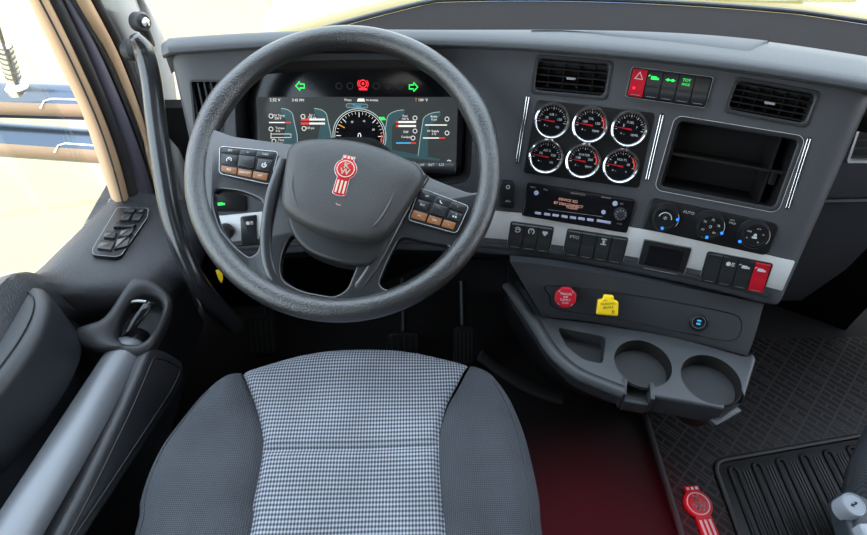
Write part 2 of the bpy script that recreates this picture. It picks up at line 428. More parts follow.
# padded roll along the top edge
b = W2D().use('pad')
def padd(u): k = max(0, min(1, (u-.35)/.55)); return .013+.062*k*k*(3-2*k)
def padprof(u):
    d = padd(u); r0 = rad(.782)
    return [(r0-.002, .774), (r0-.012, .775), (r0-.016, .778), (r0-.017, .782), (r0-.014, .787), (r0-.007, .790), (r0+.003, .7915), (r0+d*.6, .792), (r0+d*.9, .7915), (r0+d, .788), (r0+d+.005, .78), (r0+d+.008, .745), (r0+.005, .745)]
R = []
for k in range(81):
    u = k/80; bb = BL-.2+(BR-BL+.2)*u
    e = min(u, 1-u)/.012; sh = .008*(1-math.sqrt(max(0, 1-(1-min(1, e))**2)))
    R.append([pr(bb, r+(sh if r < rad(.782) else 0), z-sh) for r, z in padprof(u)])
b.rings(R)
pad = b.build('top_pad', parent=dash)
# shallow tray pressed in the padded top
r0 = rad(.782); R = []
b = W2D().use('dash')
for k in range(41):
    t = k/40; bb = 9.0+11.0*t; u = (bb-BL)/(BR-BL); d = padd(u); w_ = max(.004, (d-.03))*min(1, 3*t, 12*(1-t))
    R.append([pr(bb, r0+d-.006-w_, .7918), pr(bb, r0+d-.006-w_*.8, .7932), pr(bb, r0+d-.008, .7932), pr(bb, r0+d-.004, .7915)])
b.rings(R); b.build('top_tray', parent=dash)
# dark deck behind the pad to the glass
b = W2D().use('deck'); R = []
def deckd(bb): return .03+.17*max(0, min(1, (bb+4)/8))+.08*max(0, min(1, (bb-4)/18))
for k in range(61):
    bb = BL+.3+40*k/60; q = deckd(bb)
    R.append([pr(bb, rad(.782)+.0, .735), pr(bb, rad(.782)+.02, .762), pr(bb, rad(.782)+q, .756), pr(bb, rad(.782)+q+.012, .74), pr(bb, rad(.782)+.02, .70)])
b.rings(R); b.build('defroster_deck', parent=dash)

# silver band low on the face
def band(name, m, b0, b1, zt0, zt1, zb0, zb1, off, th=.004, n=60):
    b = W2D().use(m); R = []
    for k in range(n+1):
        t = k/n; bb = b0+(b1-b0)*t; zt = zt0+(zt1-zt0)*t; zb = zb0+(zb1-zb0)*t
        R.append([cp(bb, zt, -th), cp(bb, zt, off-.0008), cp(bb, zt-.0012, off), cp(bb, zb+.0012, off), cp(bb, zb, off-.0008), cp(bb, zb, -th)])
    b.rings(R); return b.build(name, parent=dash)
band('silver_trim', 'silver', BL+.5, BR-.35, .542, .542, .500, .497, .003)
band('lower_lip', 'dark', BL+1, BR-.9, .492, .489, .484, .481, .006)
# chrome strips
for (x0, y0, x1, y1) in ((528, 97, 517, 163), (662, 115, 647, 180), (809, 139, 787, 209)):
    f = coneframe((x0+x1)/2, (y0+y1)/2); a, c = f.loc(x0, y0), f.loc(x1, y1); L = (a-c).length; ang = math.atan2(a.y-c.y, a.x-c.x)
    b = MB(); b.T = DI @ f.M @ Matrix.Rotation(ang, 4, 'Z'); b.use('dark').prism(rrect(L+.004, .0075, .003), -.002, .0006, .0003)
    b.use('chrome').prism(rrect(L, .0022, .001, 0, .0019), 0, .0022, .0008).prism(rrect(L, .0022, .001, 0, -.0019), 0, .0022, .0008)
    b.build('chrome_strip', parent=dash, label='slim vertical chrome accent strip')
# right side wall and left side wall of the dash body
b = W2D().use('dash')
R = []
for k in range(15):
    z = .785+(.40-.785)*k/14
    p0 = cp(BR-.15, max(z, .46), -.02)
    if z < .46: p0 = p0+Vector((-.02, .02, z-.46))
    a = [p0, p0+Vector((.012, .07, 0)), p0+Vector((.02, .20, 0)), p0+Vector((.0, .20, 0)), p0+Vector((-.02, .05, 0))]
    a = [a[0]]+[Vector((q.x, q.y, min(q.z, .745))) for q in a[1:]]
    R.append(a)
b.rings(R); b.build('side_panel', parent=dash, m='dash')
# passenger side of the dash, set back
b = W2D().use('dash'); prof = [(.735, 1.03), (.745, .98), (.74, .93), (.72, .905), (.62, .885), (.475, .845), (.462, .85), (.455, .87), (.42, .875), (.2, .90), (.05, .93)]
R = []
for k in range(9):
    x = .74+1.0*k/8; R.append([Vector((x, y, z)) for z, y in prof]+[Vector((x, 1.05, .05)), Vector((x, 1.05, .72))])
b.rings(R); ppan = b.build('passenger_panel', parent=dash)
b = W2D().use('black'); b.rings([[Vector((x, .842, .468)), Vector((x, .838, .464)), Vector((x, .842, .458)), Vector((x, .85, .462))] for x in (.74, 1.7)]); b.build('glovebox_seam', parent=dash)
# storage bin
b = MB(); b.T = DI @ fb.M; b.use('dark')
b.rings([[Vector((*p, z)) for p in rrect(wb-2*i, hb-2*i, .008)] for i, z in ((-.007, -.001), (-.007, .0015), (-.006, .0025), (-.001, .0025), (.001, .001))], False, False); b.use('black'); b.rings([[Vector((*p, z)) for p in rrect(wb-2*i, hb-2*i, .008)] for i, z in ((.001, .001), (.0012, -.06), (.006, -.082))], False, True)
b.use('silver').line(rrect(wb+.0125, hb+.0125, .012), .0008, .0026, True)
bin_ = b.build('storage_bin', parent=dash)
b = MB(); b.use('black'); b.box(-wb/2+.001, wb/2-.001, -.002, .002, -.08, -.012, 0)
b.box(-wb/2+.001, -wb/2+.006, -hb/2+.002, hb/2-.002, -.075, -.006).box(wb/2-.022, wb/2-.018, -hb/2+.002, hb/2-.002, -.08, -.02)
b.use('black').prism(rrect(.010, .02, .003, wb/2-.011, -.012), -.05, -.02, .001)
b.build('shelf', parent=bin_, Mx=DI @ fb.M)
# dark brackets below the dash
b = W2D().use('black'); R = []
for k in range(31):
    bb = BL+1+(BR-BL-3)*k/30; R.append([cp(bb, .484, -.012), cp(bb, .478, -.02), cp(bb, .45, -.05), cp(bb, .43, -.12), cp(bb, .52, -.14), cp(bb, .52, -.06)])
b.rings(R); b.build('knee_panel', parent=dash)

# ================================================================ AIR VENTS
def vent(f, w, h, label, slats=5, vanes=4, mk=True):
    t = thing('air_vent', label, 'air vent', f.M, 'rectangular dashboard air vents')
    b = MB().use('dark'); r = .008
    b.rings([[Vector((*p, z)) for p in rrect(w+2*i, h+2*i, r)] for i, z in ((.003, -.001), (.003, .0015), (.002, .0025), (-.001, .0025), (-.003, .0005), (-.0035, -.045))], False, True)
    b.build('frame', parent=t)
    for k in range(slats):
        y = -h/2+.006+(h-.012)*k/(slats-1); b = MB().use('black'); b.rings([[Vector((x, y+.0009, -.004)), Vector((x, y+.003, -.022)), Vector((x, y+.0015, -.022)), Vector((x, y-.0009, -.004))] for x in (-w/2+.003, w/2-.003)]); b.build('slat', parent=t)
    for k in range(vanes):
        x = -w/2+w*(k+1)/(vanes+1); b = MB().use('black'); b.box(x-.0007, x+.0007, -h/2+.003, h/2-.003, -.034, -.012); b.build('vane', parent=t)
    if mk: MB().use('grey').prism(rrect(.014, .0035, .001, 0, -.002), -.006, -.0015, .0008).build('thumb_tab', parent=t)
    return t
vent(*VF[0], 'wide black air vent above the six round gauges')
vent(*VF[1], 'wide black air vent above the open storage bin', mk=True, vanes=5)
t = thing('air_vent', 'tall narrow black air vent at the far left end of the dashboard', 'air vent', f0.M, 'rectangular dashboard air vents')
b = MB().use('dark'); b.rings([[Vector((*p, z)) for p in inset(v0p, -i if False else i)] for i, z in ((-.002, -.001), (-.002, .002), (.001, .002), (.0015, -.045))], False, True); b.build('frame', parent=t)
xs = [p.x for p in v0p]; ys = [p.y for p in v0p]; x0, x1, y0, y1 = min(xs), max(xs), min(ys), max(ys)
for k in range(6):
    x = x0+.007+(x1-x0-.014)*k/5; MB().use('dark').box(x-.0012, x+.0012, y0+.003, y1-.003, -.02, -.003).build('slat', parent=t)
# passenger vent (silver surround)
fp = Surf(ppan).frame(856, 139, (4, 0), .002)
t = thing('air_vent', 'black air vent in silver surround on the passenger side dash', 'air vent', fp.M, 'rectangular dashboard air vents')
b = MB().use('silver'); pv = roundpoly(fp.poly([(858, 116), (905, 116), (905, 162), (843, 162)]), .008)
b.rings([[Vector((*p, z)) for p in inset(pv, i)] for i, z in ((0, -.01), (0, .006), (.001, .008), (.006, .008), (.007, .004), (.007, -.0))], False, False); b.build('frame', parent=t)
b = MB().use('black').prism(inset(pv, .006), -.012, .0, 0); b.build('grille', parent=t)
xs = [p.x for p in pv]; ys = [p.y for p in pv]
for k in range(5):
    y = min(ys)+.012+(max(ys)-min(ys)-.024)*k/4; MB().use('dark').box(min(xs)+.012, max(xs)-.009, y-.001, y+.0025, 0, .004).build('slat', parent=t)

# ================================================================ INSTRUMENT CLUSTER
f = fcl
t = thing('instrument_cluster', 'digital instrument cluster screen with green turn arrows behind the steering wheel', 'instrument cluster', f.M)
b = MB().use('black'); HB = -.030
b.rings([[Vector((*p, z)) for p in inset(bay, i)] for i, z in ((-.004, -.001), (-.003, .003), (.001, .003), (.004, -.004), (.008, HB), (.010, HB-.02))], False, True); b.build('surround', parent=t, m='dark')
lens = inset(bay, .0095)
def cl(x, y): return f.loc(x, y, HB+.004)
b = MB().use('gloss').prism(roundpoly([cl(247, 60), cl(462, 60), cl(466, 100), cl(461, 177), cl(262, 177), cl(246, 110)], .01), HB-.004, HB+.003, .0005); lensp = b.build('glass_face', parent=t)
ZS = HB+.0036
b = MB().use('screen').prism(roundpoly([cl(256, 97), cl(458, 97), cl(456, 172), cl(262, 172)], .003), HB, ZS, 0); b.build('screen', parent=t)
g = MB(); e = .00015
def G(m, pts, k=1): g.use(m).flat([cl(*p) for p in pts], ZS+e*k)
def L(m, pts, w, k=2): g.use(m).line([cl(*p) for p in pts], w, ZS+e*k)
def T(m, s, x, y, px, k=3, rot=0): p = cl(x, y); g.use(m).text(s, px*.00172, p.x, p.y, ZS+e*k, rot)
G('screen', [(262, 97), (455, 97), (455, 104), (262, 104)])
def petal(x0, x1, xt, y0, y1, left):
    """teal tab with bright edge"""
    N = 12; s = 1 if left else -1
    edge = [(xt, y0)]+[(xt+(x1-xt)*math.sin(math.pi/2*k/N), y0+8*(1-math.cos(math.pi/2*k/N))) for k in range(1, N+1)]+[(x1+s*4, y0+26), (x1+s*5, y1)]
    G('teal', edge+[(x1-s*8, y1), (x1-s*3, y0+16)][:2] if False else edge+[(x1-s*12, y1), (x1-s*6, y0+14), (xt, y0+3)])
    L('teal2', edge, .0011)
petal(272, 293, 281, 108.5, 150, True); petal(300, 327, 314, 108.5, 150, True)
petal(430, 411-22, 402, 111, 160, False) if False else None
def petal2(x1, xt, xe, y0, y1):
    N = 12
    edge = [(xt, y0)]+[(xt-(xt-x1)*math.sin(math.pi/2*k/N), y0+9*(1-math.cos(math.pi/2*k/N))) for k in range(1, N+1)]+[(x1-3, y0+28), (x1-5, y1)]
    G('teal', edge+[(x1+5, y1), (x1+5, y0+16), (xt+1, y0+3)]); L('teal2', edge, .001)
petal2(387, 404, 0, 110, 150); petal2(423, 440, 0, 112, 156)
G('teal', [(384, 150), (388, 149), (440, 159), (440, 161), (400, 157)], 1)
# bars and captions
for (x, y, w_, cs) in ((269, 122.5, 22, 'wr'), (301, 119.5, 24, 'rw'), (301, 123.5, 24, 'rw'), (396, 122, 20, 'rw'), (396, 126, 20, 'rw'), (425, 125, 22, 'ww'), (423, 138, 22, 'wr'), (396, 143, 20, 'br')):
    h_ = 1.1 if cs not in ('rw',) else 1.9
    c1 = {'w': 'scw', 'r': 'scr', 'b': 'scb'}
    k_ = .35 if cs == 'rw' and x < 390 else .72
    if cs == 'rw' and x > 390: k_ = .12
    G(c1[cs[0]], [(x, y-h_/2), (x+w_*k_, y-h_/2), (x+w_*k_, y+h_/2), (x, y+h_/2)], 3); G(c1[cs[1]], [(x+w_*k_, y-h_/2), (x+w_, y-h_/2), (x+w_, y+h_/2), (x+w_*k_, y+h_/2)], 3)
L('scw', [(271, 134), (291, 134)], .0008, 3); L('scw', [(271, 137.5), (291, 137.5)], .0008, 3); L('scw', [(271, 132.5), (271, 139)], .0008, 3); L('scw', [(291, 134), (291, 137.5)], .0006, 3)
for s, x, y in (('Oil Temp', 279, 115.5), ('200°F', 278, 118.5), ('Torque', 280, 128), ('0 %', 278, 131), ('Time', 281, 140), ('Date', 280, 143), ('Air 1', 312, 115), ('120 psi', 312, 117.5), ('120 psi', 310, 128), ('Fuel', 405, 116), ('100 %', 405, 119), ('DEF', 406, 132), ('Coolant', 406, 137), ('Brake', 434, 116.5), ('0 psi', 434, 119.5), ('Air Supply', 433, 131), ('0 %', 434, 134)): T('scw', s, x, y, 2.9)
for x, y in ((271, 116), (271, 129), (274, 141), (303, 116.5), (304, 128.5), (415, 118), (415, 131), (413, 138), (447, 119), (447, 133), (449, 162)):
    p = cl(x, y); g.use('scw').line(circ(.0034, p.x, p.y, 12), .001, ZS+4*e, True)
T('scw', '2:32 V', 275, 100, 4); T('scw', '3:45 PM', 298, 100.3, 3.6); T('scw', 'Press', 348, 100, 3.2); T('scw', 'to access', 372, 100, 3.2)
G('scw', [(358, 98.5), (364, 98.5), (365, 101.5), (357, 101.5)], 3); T('sco', '!', 416, 100, 5); T('scw', '109 °F', 423, 100.2, 3.6); T('scw', 'P ->  1882.6 mi', 438, 167.5, 3.5)
g.use('scw').line(circ(.003, *cl(449.5, 163), 12), .0012, ZS+4*e, True)
g.use('teal').flat(rrect(.036, .0062, .003, *cl(357, 105.8)), ZS+3*e); g.use('teal2').line(rrect(.036, .0062, .003, *cl(357, 105.8)), .0006, ZS+4*e, True); T('scb', 'Trans', 357, 105.8, 3.6, 5)
# speedometer dial
c = cl(359.5, 136); rr = (cl(386, 136)-cl(333, 136)).length/2
g.use('gloss').flat(circ(rr, c.x, c.y, 40), ZS+e*4); g.use('teal2').line(circ(rr, c.x, c.y, 48), .0016, ZS+e*5, True); g.use('scw').line(circ(rr*.93, c.x, c.y, 48), .0007, ZS+e*5, True)
for k in range(31):
    a = math.radians(225-270*k/30); q = .80 if k % 5 else .70
    g.use('scw').line([(c.x+rr*q*math.cos(a), c.y+rr*q*math.sin(a)), (c.x+rr*.88*math.cos(a), c.y+rr*.88*math.sin(a))], .0006 if k % 5 else .001, ZS+e*5)
g.use('scr').line(circ(rr*.84, c.x, c.y, 16, -40, 5), .002, ZS+e*6); a = math.radians(152)
g.use('sco').line([(c.x+rr*.62*math.cos(a), c.y+rr*.62*math.sin(a)), (c.x+rr*.86*math.cos(a), c.y+rr*.86*math.sin(a))], .0014, ZS+e*6)
g.use('scw').text('0', .014, c.x, c.y+.000, ZS+e*6); g.use('scw').text('MPH', .0038, c.x, c.y-.0085, ZS+e*6).text('000', .006, c.x, c.y-.015, ZS+e*6)
for s, an in (('5', 190), ('10', 118), ('15', 72), ('20', 25), ('25', -20)):
    a = math.radians(an); g.text(s, .0045, c.x+rr*.58*math.cos(a), c.y+rr*.58*math.sin(a), ZS+e*6)
G('green', [(379, 117), (384, 117), (386, 120), (380, 120)], 6)
g.build('graphics', parent=t, label='lit dials and bars on the screen')
# tell-tale lamps above the screen
ZG = HB+.0034
def arrow(x, y, s):
    b = MB().use('green'); c = f.loc(x, y, ZG); u = .0070
    pts = [(-1, 0), (0, 1), (0, .45), (1, .45), (1, -.45), (0, -.45), (0, -1)]
    P = [Vector((c.x+s*a*u, c.y+q*u)) for a, q in pts]; b.line(P, .0022, ZG+.0001, True); b.build('turn_arrow_lamp', parent=t, label='green turn signal arrow')
arrow(300, 86, 1); arrow(413.5, 87, -1)
b = MB().use('redlamp'); c = f.loc(363, 85, ZG); b.line(circ(.0058, c.x, c.y+.002, 20), .0018, ZG+.0001, True); b.flat(rrect(.014, .0035, .001, c.x, c.y-.0065), ZG+.0001)
b.flat(circ(.0025, c.x, c.y+.002, 10), ZG+.0001); b.line(circ(.0085, c.x, c.y+.002, 10, 140, 220), .0015, ZG+.0001).line(circ(.0085, c.x, c.y+.002, 10, -40, 40), .0015, ZG+.0001)
b.build('warning_lamp', parent=t, label='red brake warning light')
for x in (311, 339, 350, 376, 388, 400):
    c = f.loc(x, 86, ZG); MB().use('dark').line(circ(.005, c.x, c.y, 14), .001, ZG+.0001, True).build('lamp_outline', parent=t)

# ================================================================ ROUND GAUGES
QG = [(538, 99), (655, 112), (638, 187), (524, 172)]
f, w, h = quadframe(QG, .0)
gp = thing('gauge_panel', 'black panel of six round chrome-ringed gauges above the radio', 'gauge panel', f.M)
MB().use('black').prism(roundpoly(f.poly([(536.5, 99.5), (655, 113), (638.5, 188), (523, 172.5)]), .007), -.002, .004, .0012).build('panel', parent=gp, m='dark')
gspec = [((552, 121), 'AIR 1', '75', '150', 'PSI', 0), ((590, 125), 'OIL', '100', '150', 'TEMP', 1), ((629, 129), 'FUEL', 'E', 'F', 'LEVEL', 0), ((546, 156.5), 'AIR 2', '75', '150', 'PSI', 0), ((583, 161), 'WATER', '100', '300', 'TEMP', 1), ((620.5, 166), 'VOLTS', '8', '18', 'V', 1)]
for (px, py), a1, a2, a3, a4, redarc in gspec:
    p = f.loc(px, py, .006); g = Matrix.Translation((p.x, p.y, .004)); r = .0285
    b = MB().use('gloss').lathe([(r*.98, 0), (r*.98, .003), (r*.9, .0034)], 40); o = b.build('gauge', parent=gp, Mx=g)
    MB().use('chrome').lathe([(r*.80, .0034), (r*.84, .0062), (r*.90, .0078), (r*.97, .0072), (r*1.02, .004), (r*1.02, 0)], 48, c0=False, c1=False).build('bezel', parent=o, label='chrome gauge ring')
    MB().use('red').prism([Vector((-.0195, .0006)), Vector((-.0195, -.0002)), Vector((.004, -.0016)), Vector((.004, .0012))], .0044, .0050, 0).build('needle', parent=o, Mx=Matrix.Rotation(math.radians(-3), 4, 'Z'), label='red pointer')
    b = MB().use('white')
    for k in range(19):
        an = math.radians(185-190*k/18); q = .63 if k % 3 == 0 else .69
        b.line([(r*q*math.cos(an), r*q*math.sin(an)), (r*.76*math.cos(an), r*.76*math.sin(an))], .0006 if k % 3 else .0009, .0036)
    b.text(a1, .0052, 0, .010, .0036).text(a2, .0058, -.009, .0045, .0036).text(a3, .0055, .011, .0035, .0036).text(a4, .0046, .010, -.0085, .0036).text('+ -', .006, -.009, -.008, .0036)
    if redarc: b.use('redtxt').line(circ(r*.73, 0, 0, 12, -8, 42), .0016, .0038)
    b.build('marking', parent=o)

# ================================================================ RADIO
f, w, h = quadframe([(529, 182), (635, 199), (626, 232), (520, 214)])
t = thing('radio', 'black single-slot car radio below the gauge panel', 'radio', f.M)
MB().use('gloss').prism(rrect(w, h, .004), -.002, .010, .002).build('faceplate', parent=t)
def rl(x, y): return f.loc(x, y, .0105)
def rz(px, py): # crop coordinates of the zoomed radio (515,175)+/6.936
    return rl(515+px/6.936, 175+py/6.936)
for x0, x1 in ((138, 181), (202, 245), (260, 303), (320, 365), (380, 423), (438, 484), (500, 544), (567, 664)):
    p0, p1 = rz(x0, 262+(x0-138)*.128), rz(x1, 262+(x1-138)*.128); c = (p0+p1)/2
    MB().use('key').prism(rrect((p1-p0).length, .0042, .0008), 0, .0016, .0004).build('preset_button', parent=t, Mx=loc(c.x, c.y, .0098), label='pale lilac preset key')
for x, y, r in ((147, 124, .0038), (694, 198, .0042), (614, 258, .0036)):
    c = rz(x, y); MB().use('key').lathe([(r, 0), (r, .0012), (r*.9, .0017)], 20).build('round_button', parent=t, Mx=loc(c.x, c.y, .0098))
c = rz(728, 268); b = MB().use('dark').lathe([(.0105, 0), (.0105, .006), (.0095, .010), (.0075, .0105)], 28); kn = b.build('volume_knob', parent=t, Mx=loc(c.x, c.y, .0095))
b = MB().use('grey')
for k in range(10): a = 2*math.pi*k/10; b.line([(.0065*math.cos(a), .0065*math.sin(a)), (.009*math.cos(a), .009*math.sin(a))], .001, .0107)
b.build('marking', parent=kn)
b = MB().use('lcd'); c = rz(390, 200); th_ = 0
b.text('DEVICE 322', .0062, rz(385, 184).x-.004, rz(385, 184).y+.001, .0101).text('BT DISCONNECT', .0062, rz(370, 208).x, rz(370, 208).y, .0101).text('TODAY', .0058, rz(395, 230).x, rz(395, 230).y, .0101)
b.build('display', parent=t, label='dim amber display text')
b = MB().use('grey'); b.text('Disc', .004, *rz(213, 102), .0101).text('KENWORTH', .0042, *rz(437, 133), .0101).text('Bluetooth', .0038, *rz(634, 158), .0101).text('MENU', .003, *rz(125, 85), .0101).text('SRC', .0034, *rz(740, 200), .0101).text('AUX', .004, *rz(724, 340), .0101)
b.line([rz(230, 240), rz(610, 290)], .0005, .0101); b.build('lettering', parent=t)

# ================================================================ CLIMATE PANEL
f, w, h = quadframe([(651, 197), (777, 223), (768, 256), (641, 227)])
t = thing('climate_panel', 'black climate control panel with three round knobs', 'climate control', f.M)
MB().use('black').prism(rrect(w, h, .009), -.002, .006, .002).build('panel', parent=t)
def c7(px, py, z=.006): return f.loc(640+px/6.193, 190+py/6.193, z)
for i, (px, py) in enumerate(((150, 165), (427, 215), (700, 270))):
    c = c7(px, py, .008); r = .0235
    o = MB().use('black').lathe([(r, 0), (r, .004), (r*.93, .006), (r*.90, .015), (r*.84, .0175), (r*.70, .018), (r*.66, .016)], 40).build('knob', parent=t, Mx=loc(c.x, c.y, .0055))
    b = MB().use('white'); z = .0162; sp = .0001
    if i == 0: b.line(circ(.0098, 0, 0, 20, 0, 170), .0014, z).text('*', .014, 0, -.002, z)
    elif i == 1:
        for s, a in (('70', 148), ('72', 85), ('78', 20), ('60', 215), ('84', -45)): b.text(s, .005, .0115*math.cos(math.radians(a)), .0115*math.sin(math.radians(a)), z)
        b.text('O', .006, 0, 0, z)
    else:
        for s, a in (('o', 205), ('oo', 150), ('<>', 80), ('>', 20), ('v', -50)): b.text(s, .006, .0115*math.cos(math.radians(a)), .0115*math.sin(math.radians(a)), z)
        b.flat(circ(.0025, 0, .001, 10), z).flat(rrect(.0075, .003, .001, 0, -.003), z)
    b.build('marking', parent=o)
    b = MB().use('silver').line(circ(r*.87, 0, 0, 20, -25, 35), .0008, .0172); b.build('marking', parent=o)
for px, py in ((232, 183), (137, 237), (506, 266), (413, 293), (618, 319)):
    c = c7(px, py, .022); MB().use('bluedot').lathe([(.0024, .0215), (.0024, .0235), (.0015, .024)], 12).build('blue_lamp', parent=t, Mx=loc(c.x, c.y), label='tiny lit blue lamp')
b = MB().use('white').text('AUTO', .0062, *c7(302, 140), .0062).text('MAX', .0048, *c7(572, 206), .0062).text('==', .006, *c7(572, 188), .0062); b.build('lettering', parent=t)

# ================================================================ ROCKER SWITCH PANELS
def icon(b, kind, x, y, s, z, col='white'):
    b.use(col)
    if kind == 'truck': b.flat(rrect(.6*s, .34*s, .05*s, x-.1*s, y), z).flat(rrect(.22*s, .22*s, .04*s, x+.32*s, y-.05*s), z).line([(x-.5*s, y+.25*s), (x-.7*s, y+.1*s)], .08*s, z)
    elif kind == 'lamp': b.flat(circ(.25*s, x-.15*s, y, 12), z); [b.line([(x+.15*s, y+k*.17*s), (x+.5*s, y+k*.17*s)], .08*s, z) for k in (-1, 0, 1)]
    elif kind == 'ring': b.line(circ(.33*s, x, y, 16, -60, 240), .1*s, z).text('!', .5*s, x, y, z)
    elif kind == 'axle': b.flat(rrect(.6*s, .13*s, .02*s, x, y+.3*s), z).flat(rrect(.6*s, .13*s, .02*s, x, y-.3*s), z).flat(rrect(.16*s, .6*s, .02*s, x, y), z).flat(rrect(.34*s, .12*s, .02*s, x, y), z)
    elif kind == 'tri': b.line([(x-.4*s, y-.3*s), (x+.4*s, y-.3*s), (x, y+.4*s)], .12*s, z, True)
    elif kind == 'dots': b.flat(rrect(.28*s, .26*s, .1*s, x-.25*s, y), z).flat(rrect(.28*s, .26*s, .1*s, x+.22*s, y), z).line([(x-.5*s, y), (x+.5*s, y)], .08*s, z)
    elif kind == 'text2': b.text('TOY', .42*s, x, y+.2*s, z).text('AXLE', .36*s, x, y-.22*s, z)
    elif kind == 'ipad': b.text('PTO', .5*s, x, y, z, sx=1.1)
    elif kind == 'heart': b.flat(circ(.17*s, x-.15*s, y+.1*s, 10), z).flat(circ(.17*s, x+.15*s, y+.1*s, 10), z).flat([Vector((x-.3*s, y+.02*s)), Vector((x+.3*s, y+.02*s)), Vector((x, y-.35*s))], z)
    elif kind == 'wheel': b.line(circ(.3*s, x, y, 16), .1*s, z, True).flat(circ(.12*s, x, y, 8), z).line([(x-.5*s, y-.3*s), (x+.5*s, y-.3*s)], .08*s, z)
    elif kind == 'face': b.line(circ(.3*s, x, y, 16, 200, 520), .09*s, z).flat(circ(.09*s, x-.12*s, y+.06*s, 8), z).flat(circ(.09*s, x+.12*s, y+.06*s, 8), z)
def switches(q, label, spec, depth=.006, rise=.004):
    f, w, h = quadframe(q); t = thing('switch_panel', label, 'switch panel', f.M, 'rocker switch panels on the dash')
    b = MB().use('black'); b.prism(rrect(w, h, .0045), -.003, .0045, .0012); b.build('housing', parent=t)
    b = MB().use('grey').line(rrect(w-.0008, h-.0008, .004), .0006, .0046, True); b.build('marking', parent=t)
    n = len(spec); cw = (w-.005)/n; hh = h-.006
    for i, (ic, col, body) in enumerate(spec):
        x = -w/2+.0025+cw*(i+.5); b = MB().use(body)
        # rocker: concave wedge profile, upper half leaning in
        prof = [(-hh/2, .0), (-hh/2, .0085), (-hh/2+.003, .0098), (-.002, .0070), (.001, .0062), (hh/2-.002, .0066), (hh/2, .005), (hh/2, 0)]
        b.rings([[Vector((x+sx*(cw/2-.0009), y, z)) for y, z in prof] for sx in (-1, 1)]); o = b.build('rocker_switch', parent=t, label={'red': 'red rocker switch'}.get(body))
        if ic:
            b = MB(); icon(b, ic, x, hh*.26, cw*.62, .0068, col); b.build('icon', parent=o)
        b = MB().use('grey'); b.line([(x-cw*.3, -hh/2+.0022), (x+cw*.3, -hh/2+.0022)], .0005, .01); b.build('marking', parent=o)
    return t, f
sw, fs = switches([(630, 66), (712, 77), (706, 108), (626, 97)], 'top row of switches with red hazard button and green icons', [('tri', 'white', 'red'), ('truck', 'green', 'button'), ('dots', 'green', 'button'), ('text2', 'green', 'button'), (None, None, 'button')])
c = fs.loc(634, 88, .009); MB().use('redlamp').lathe([(.0022, .007), (.0022, .0085), (.001, .009)], 12, c.x, c.y).build('hazard_lamp', parent=sw)
switches([(510, 220), (554, 226), (550, 253), (507, 247)], 'three black rocker switches in silver trim nearest the steering wheel', [('face', 'white', 'button'), ('ring', 'white', 'button'), ('heart', 'white', 'button')])
switches([(567, 227), (628, 237), (623, 264), (562, 255)], 'four black rocker switches in silver trim directly below the radio', [('ipad', 'white', 'button'), (None, None, 'button'), ('axle', 'white', 'button'), (None, None, 'button')])
switches([(706, 250), (771, 262), (765, 294), (699, 280)], 'four rocker switches at right end of silver trim, the last one red', [(None, None, 'button'), ('lamp', 'white', 'button'), ('truck', 'white', 'button'), ('truck', 'white', 'red')])
# small blank screen in the trim
f, w, h = quadframe([(643, 238), (690, 247), (685, 275), (637, 266)])
t = thing('blank_display', 'small blank black display set in the silver trim', 'display', f.M)
MB().use('black').prism(rrect(w, h, .003), -.002, .006, .001).build('frame', parent=t); MB().use('gloss').prism(rrect(w*.72, h*.68, .002), .006, .0065, .0002).build('screen', parent=t)
MB().use('grey').line(rrect(w-.001, h-.001, .003), .0007, .0062, True).build('marking', parent=t)
# headlamp controls seen through the left of the wheel
f = coneframe(235, 205); 
t = thing('headlight_control', 'black headlight knob and switch beside the door, seen through steering wheel', 'light control', f.M)
MB().use('black').prism(roundpoly(f.poly([(214, 189), (246, 187), (247, 211), (215, 211)]), .003), -.002, .005, .001).build('panel', parent=t)
b = MB(); c = f.loc(221, 204, .006); icon(b, 'truck', c.x, c.y, .014, .0052, 'green'); b.build('icon', parent=t)
c = f.loc(226, 231, .004); MB().use('black').lathe([(.014, -.002), (.014, .008), (.011, .016), (.008, .0165)], 28).build('knob', parent=t, Mx=loc(c.x, c.y, .003))
p = f.poly([(241, 216), (257, 214), (257, 243), (242, 244)]); o = MB().use('button').prism(roundpoly(p, .003), -.001, .008, .0015).build('rocker_switch', parent=t)
c = f.loc(249, 223, .008); b = MB(); icon(b, 'lamp', c.x, c.y, .013, .0083); b.build('icon', parent=o)
# round control stalk end right of the wheel
f = coneframe(508, 194)
t = thing('dimmer_control', 'small oval black control beside the steering wheel rim and radio', 'control', f.M)
p = roundpoly(f.poly([(503, 179), (513, 180), (515, 186), (514, 207), (500, 206), (500, 190)]), .006)
MB().use('black').prism(p, -.002, .012, .003).build('housing', parent=t)
c = f.loc(508, 187, .012); b = MB().use('white').line(circ(.0028, c.x, c.y, 14), .0012, .0123, True); c = f.loc(508, 201, .012); b.text('o/o', .006, c.x, c.y, .0123); b.build('icon', parent=t)
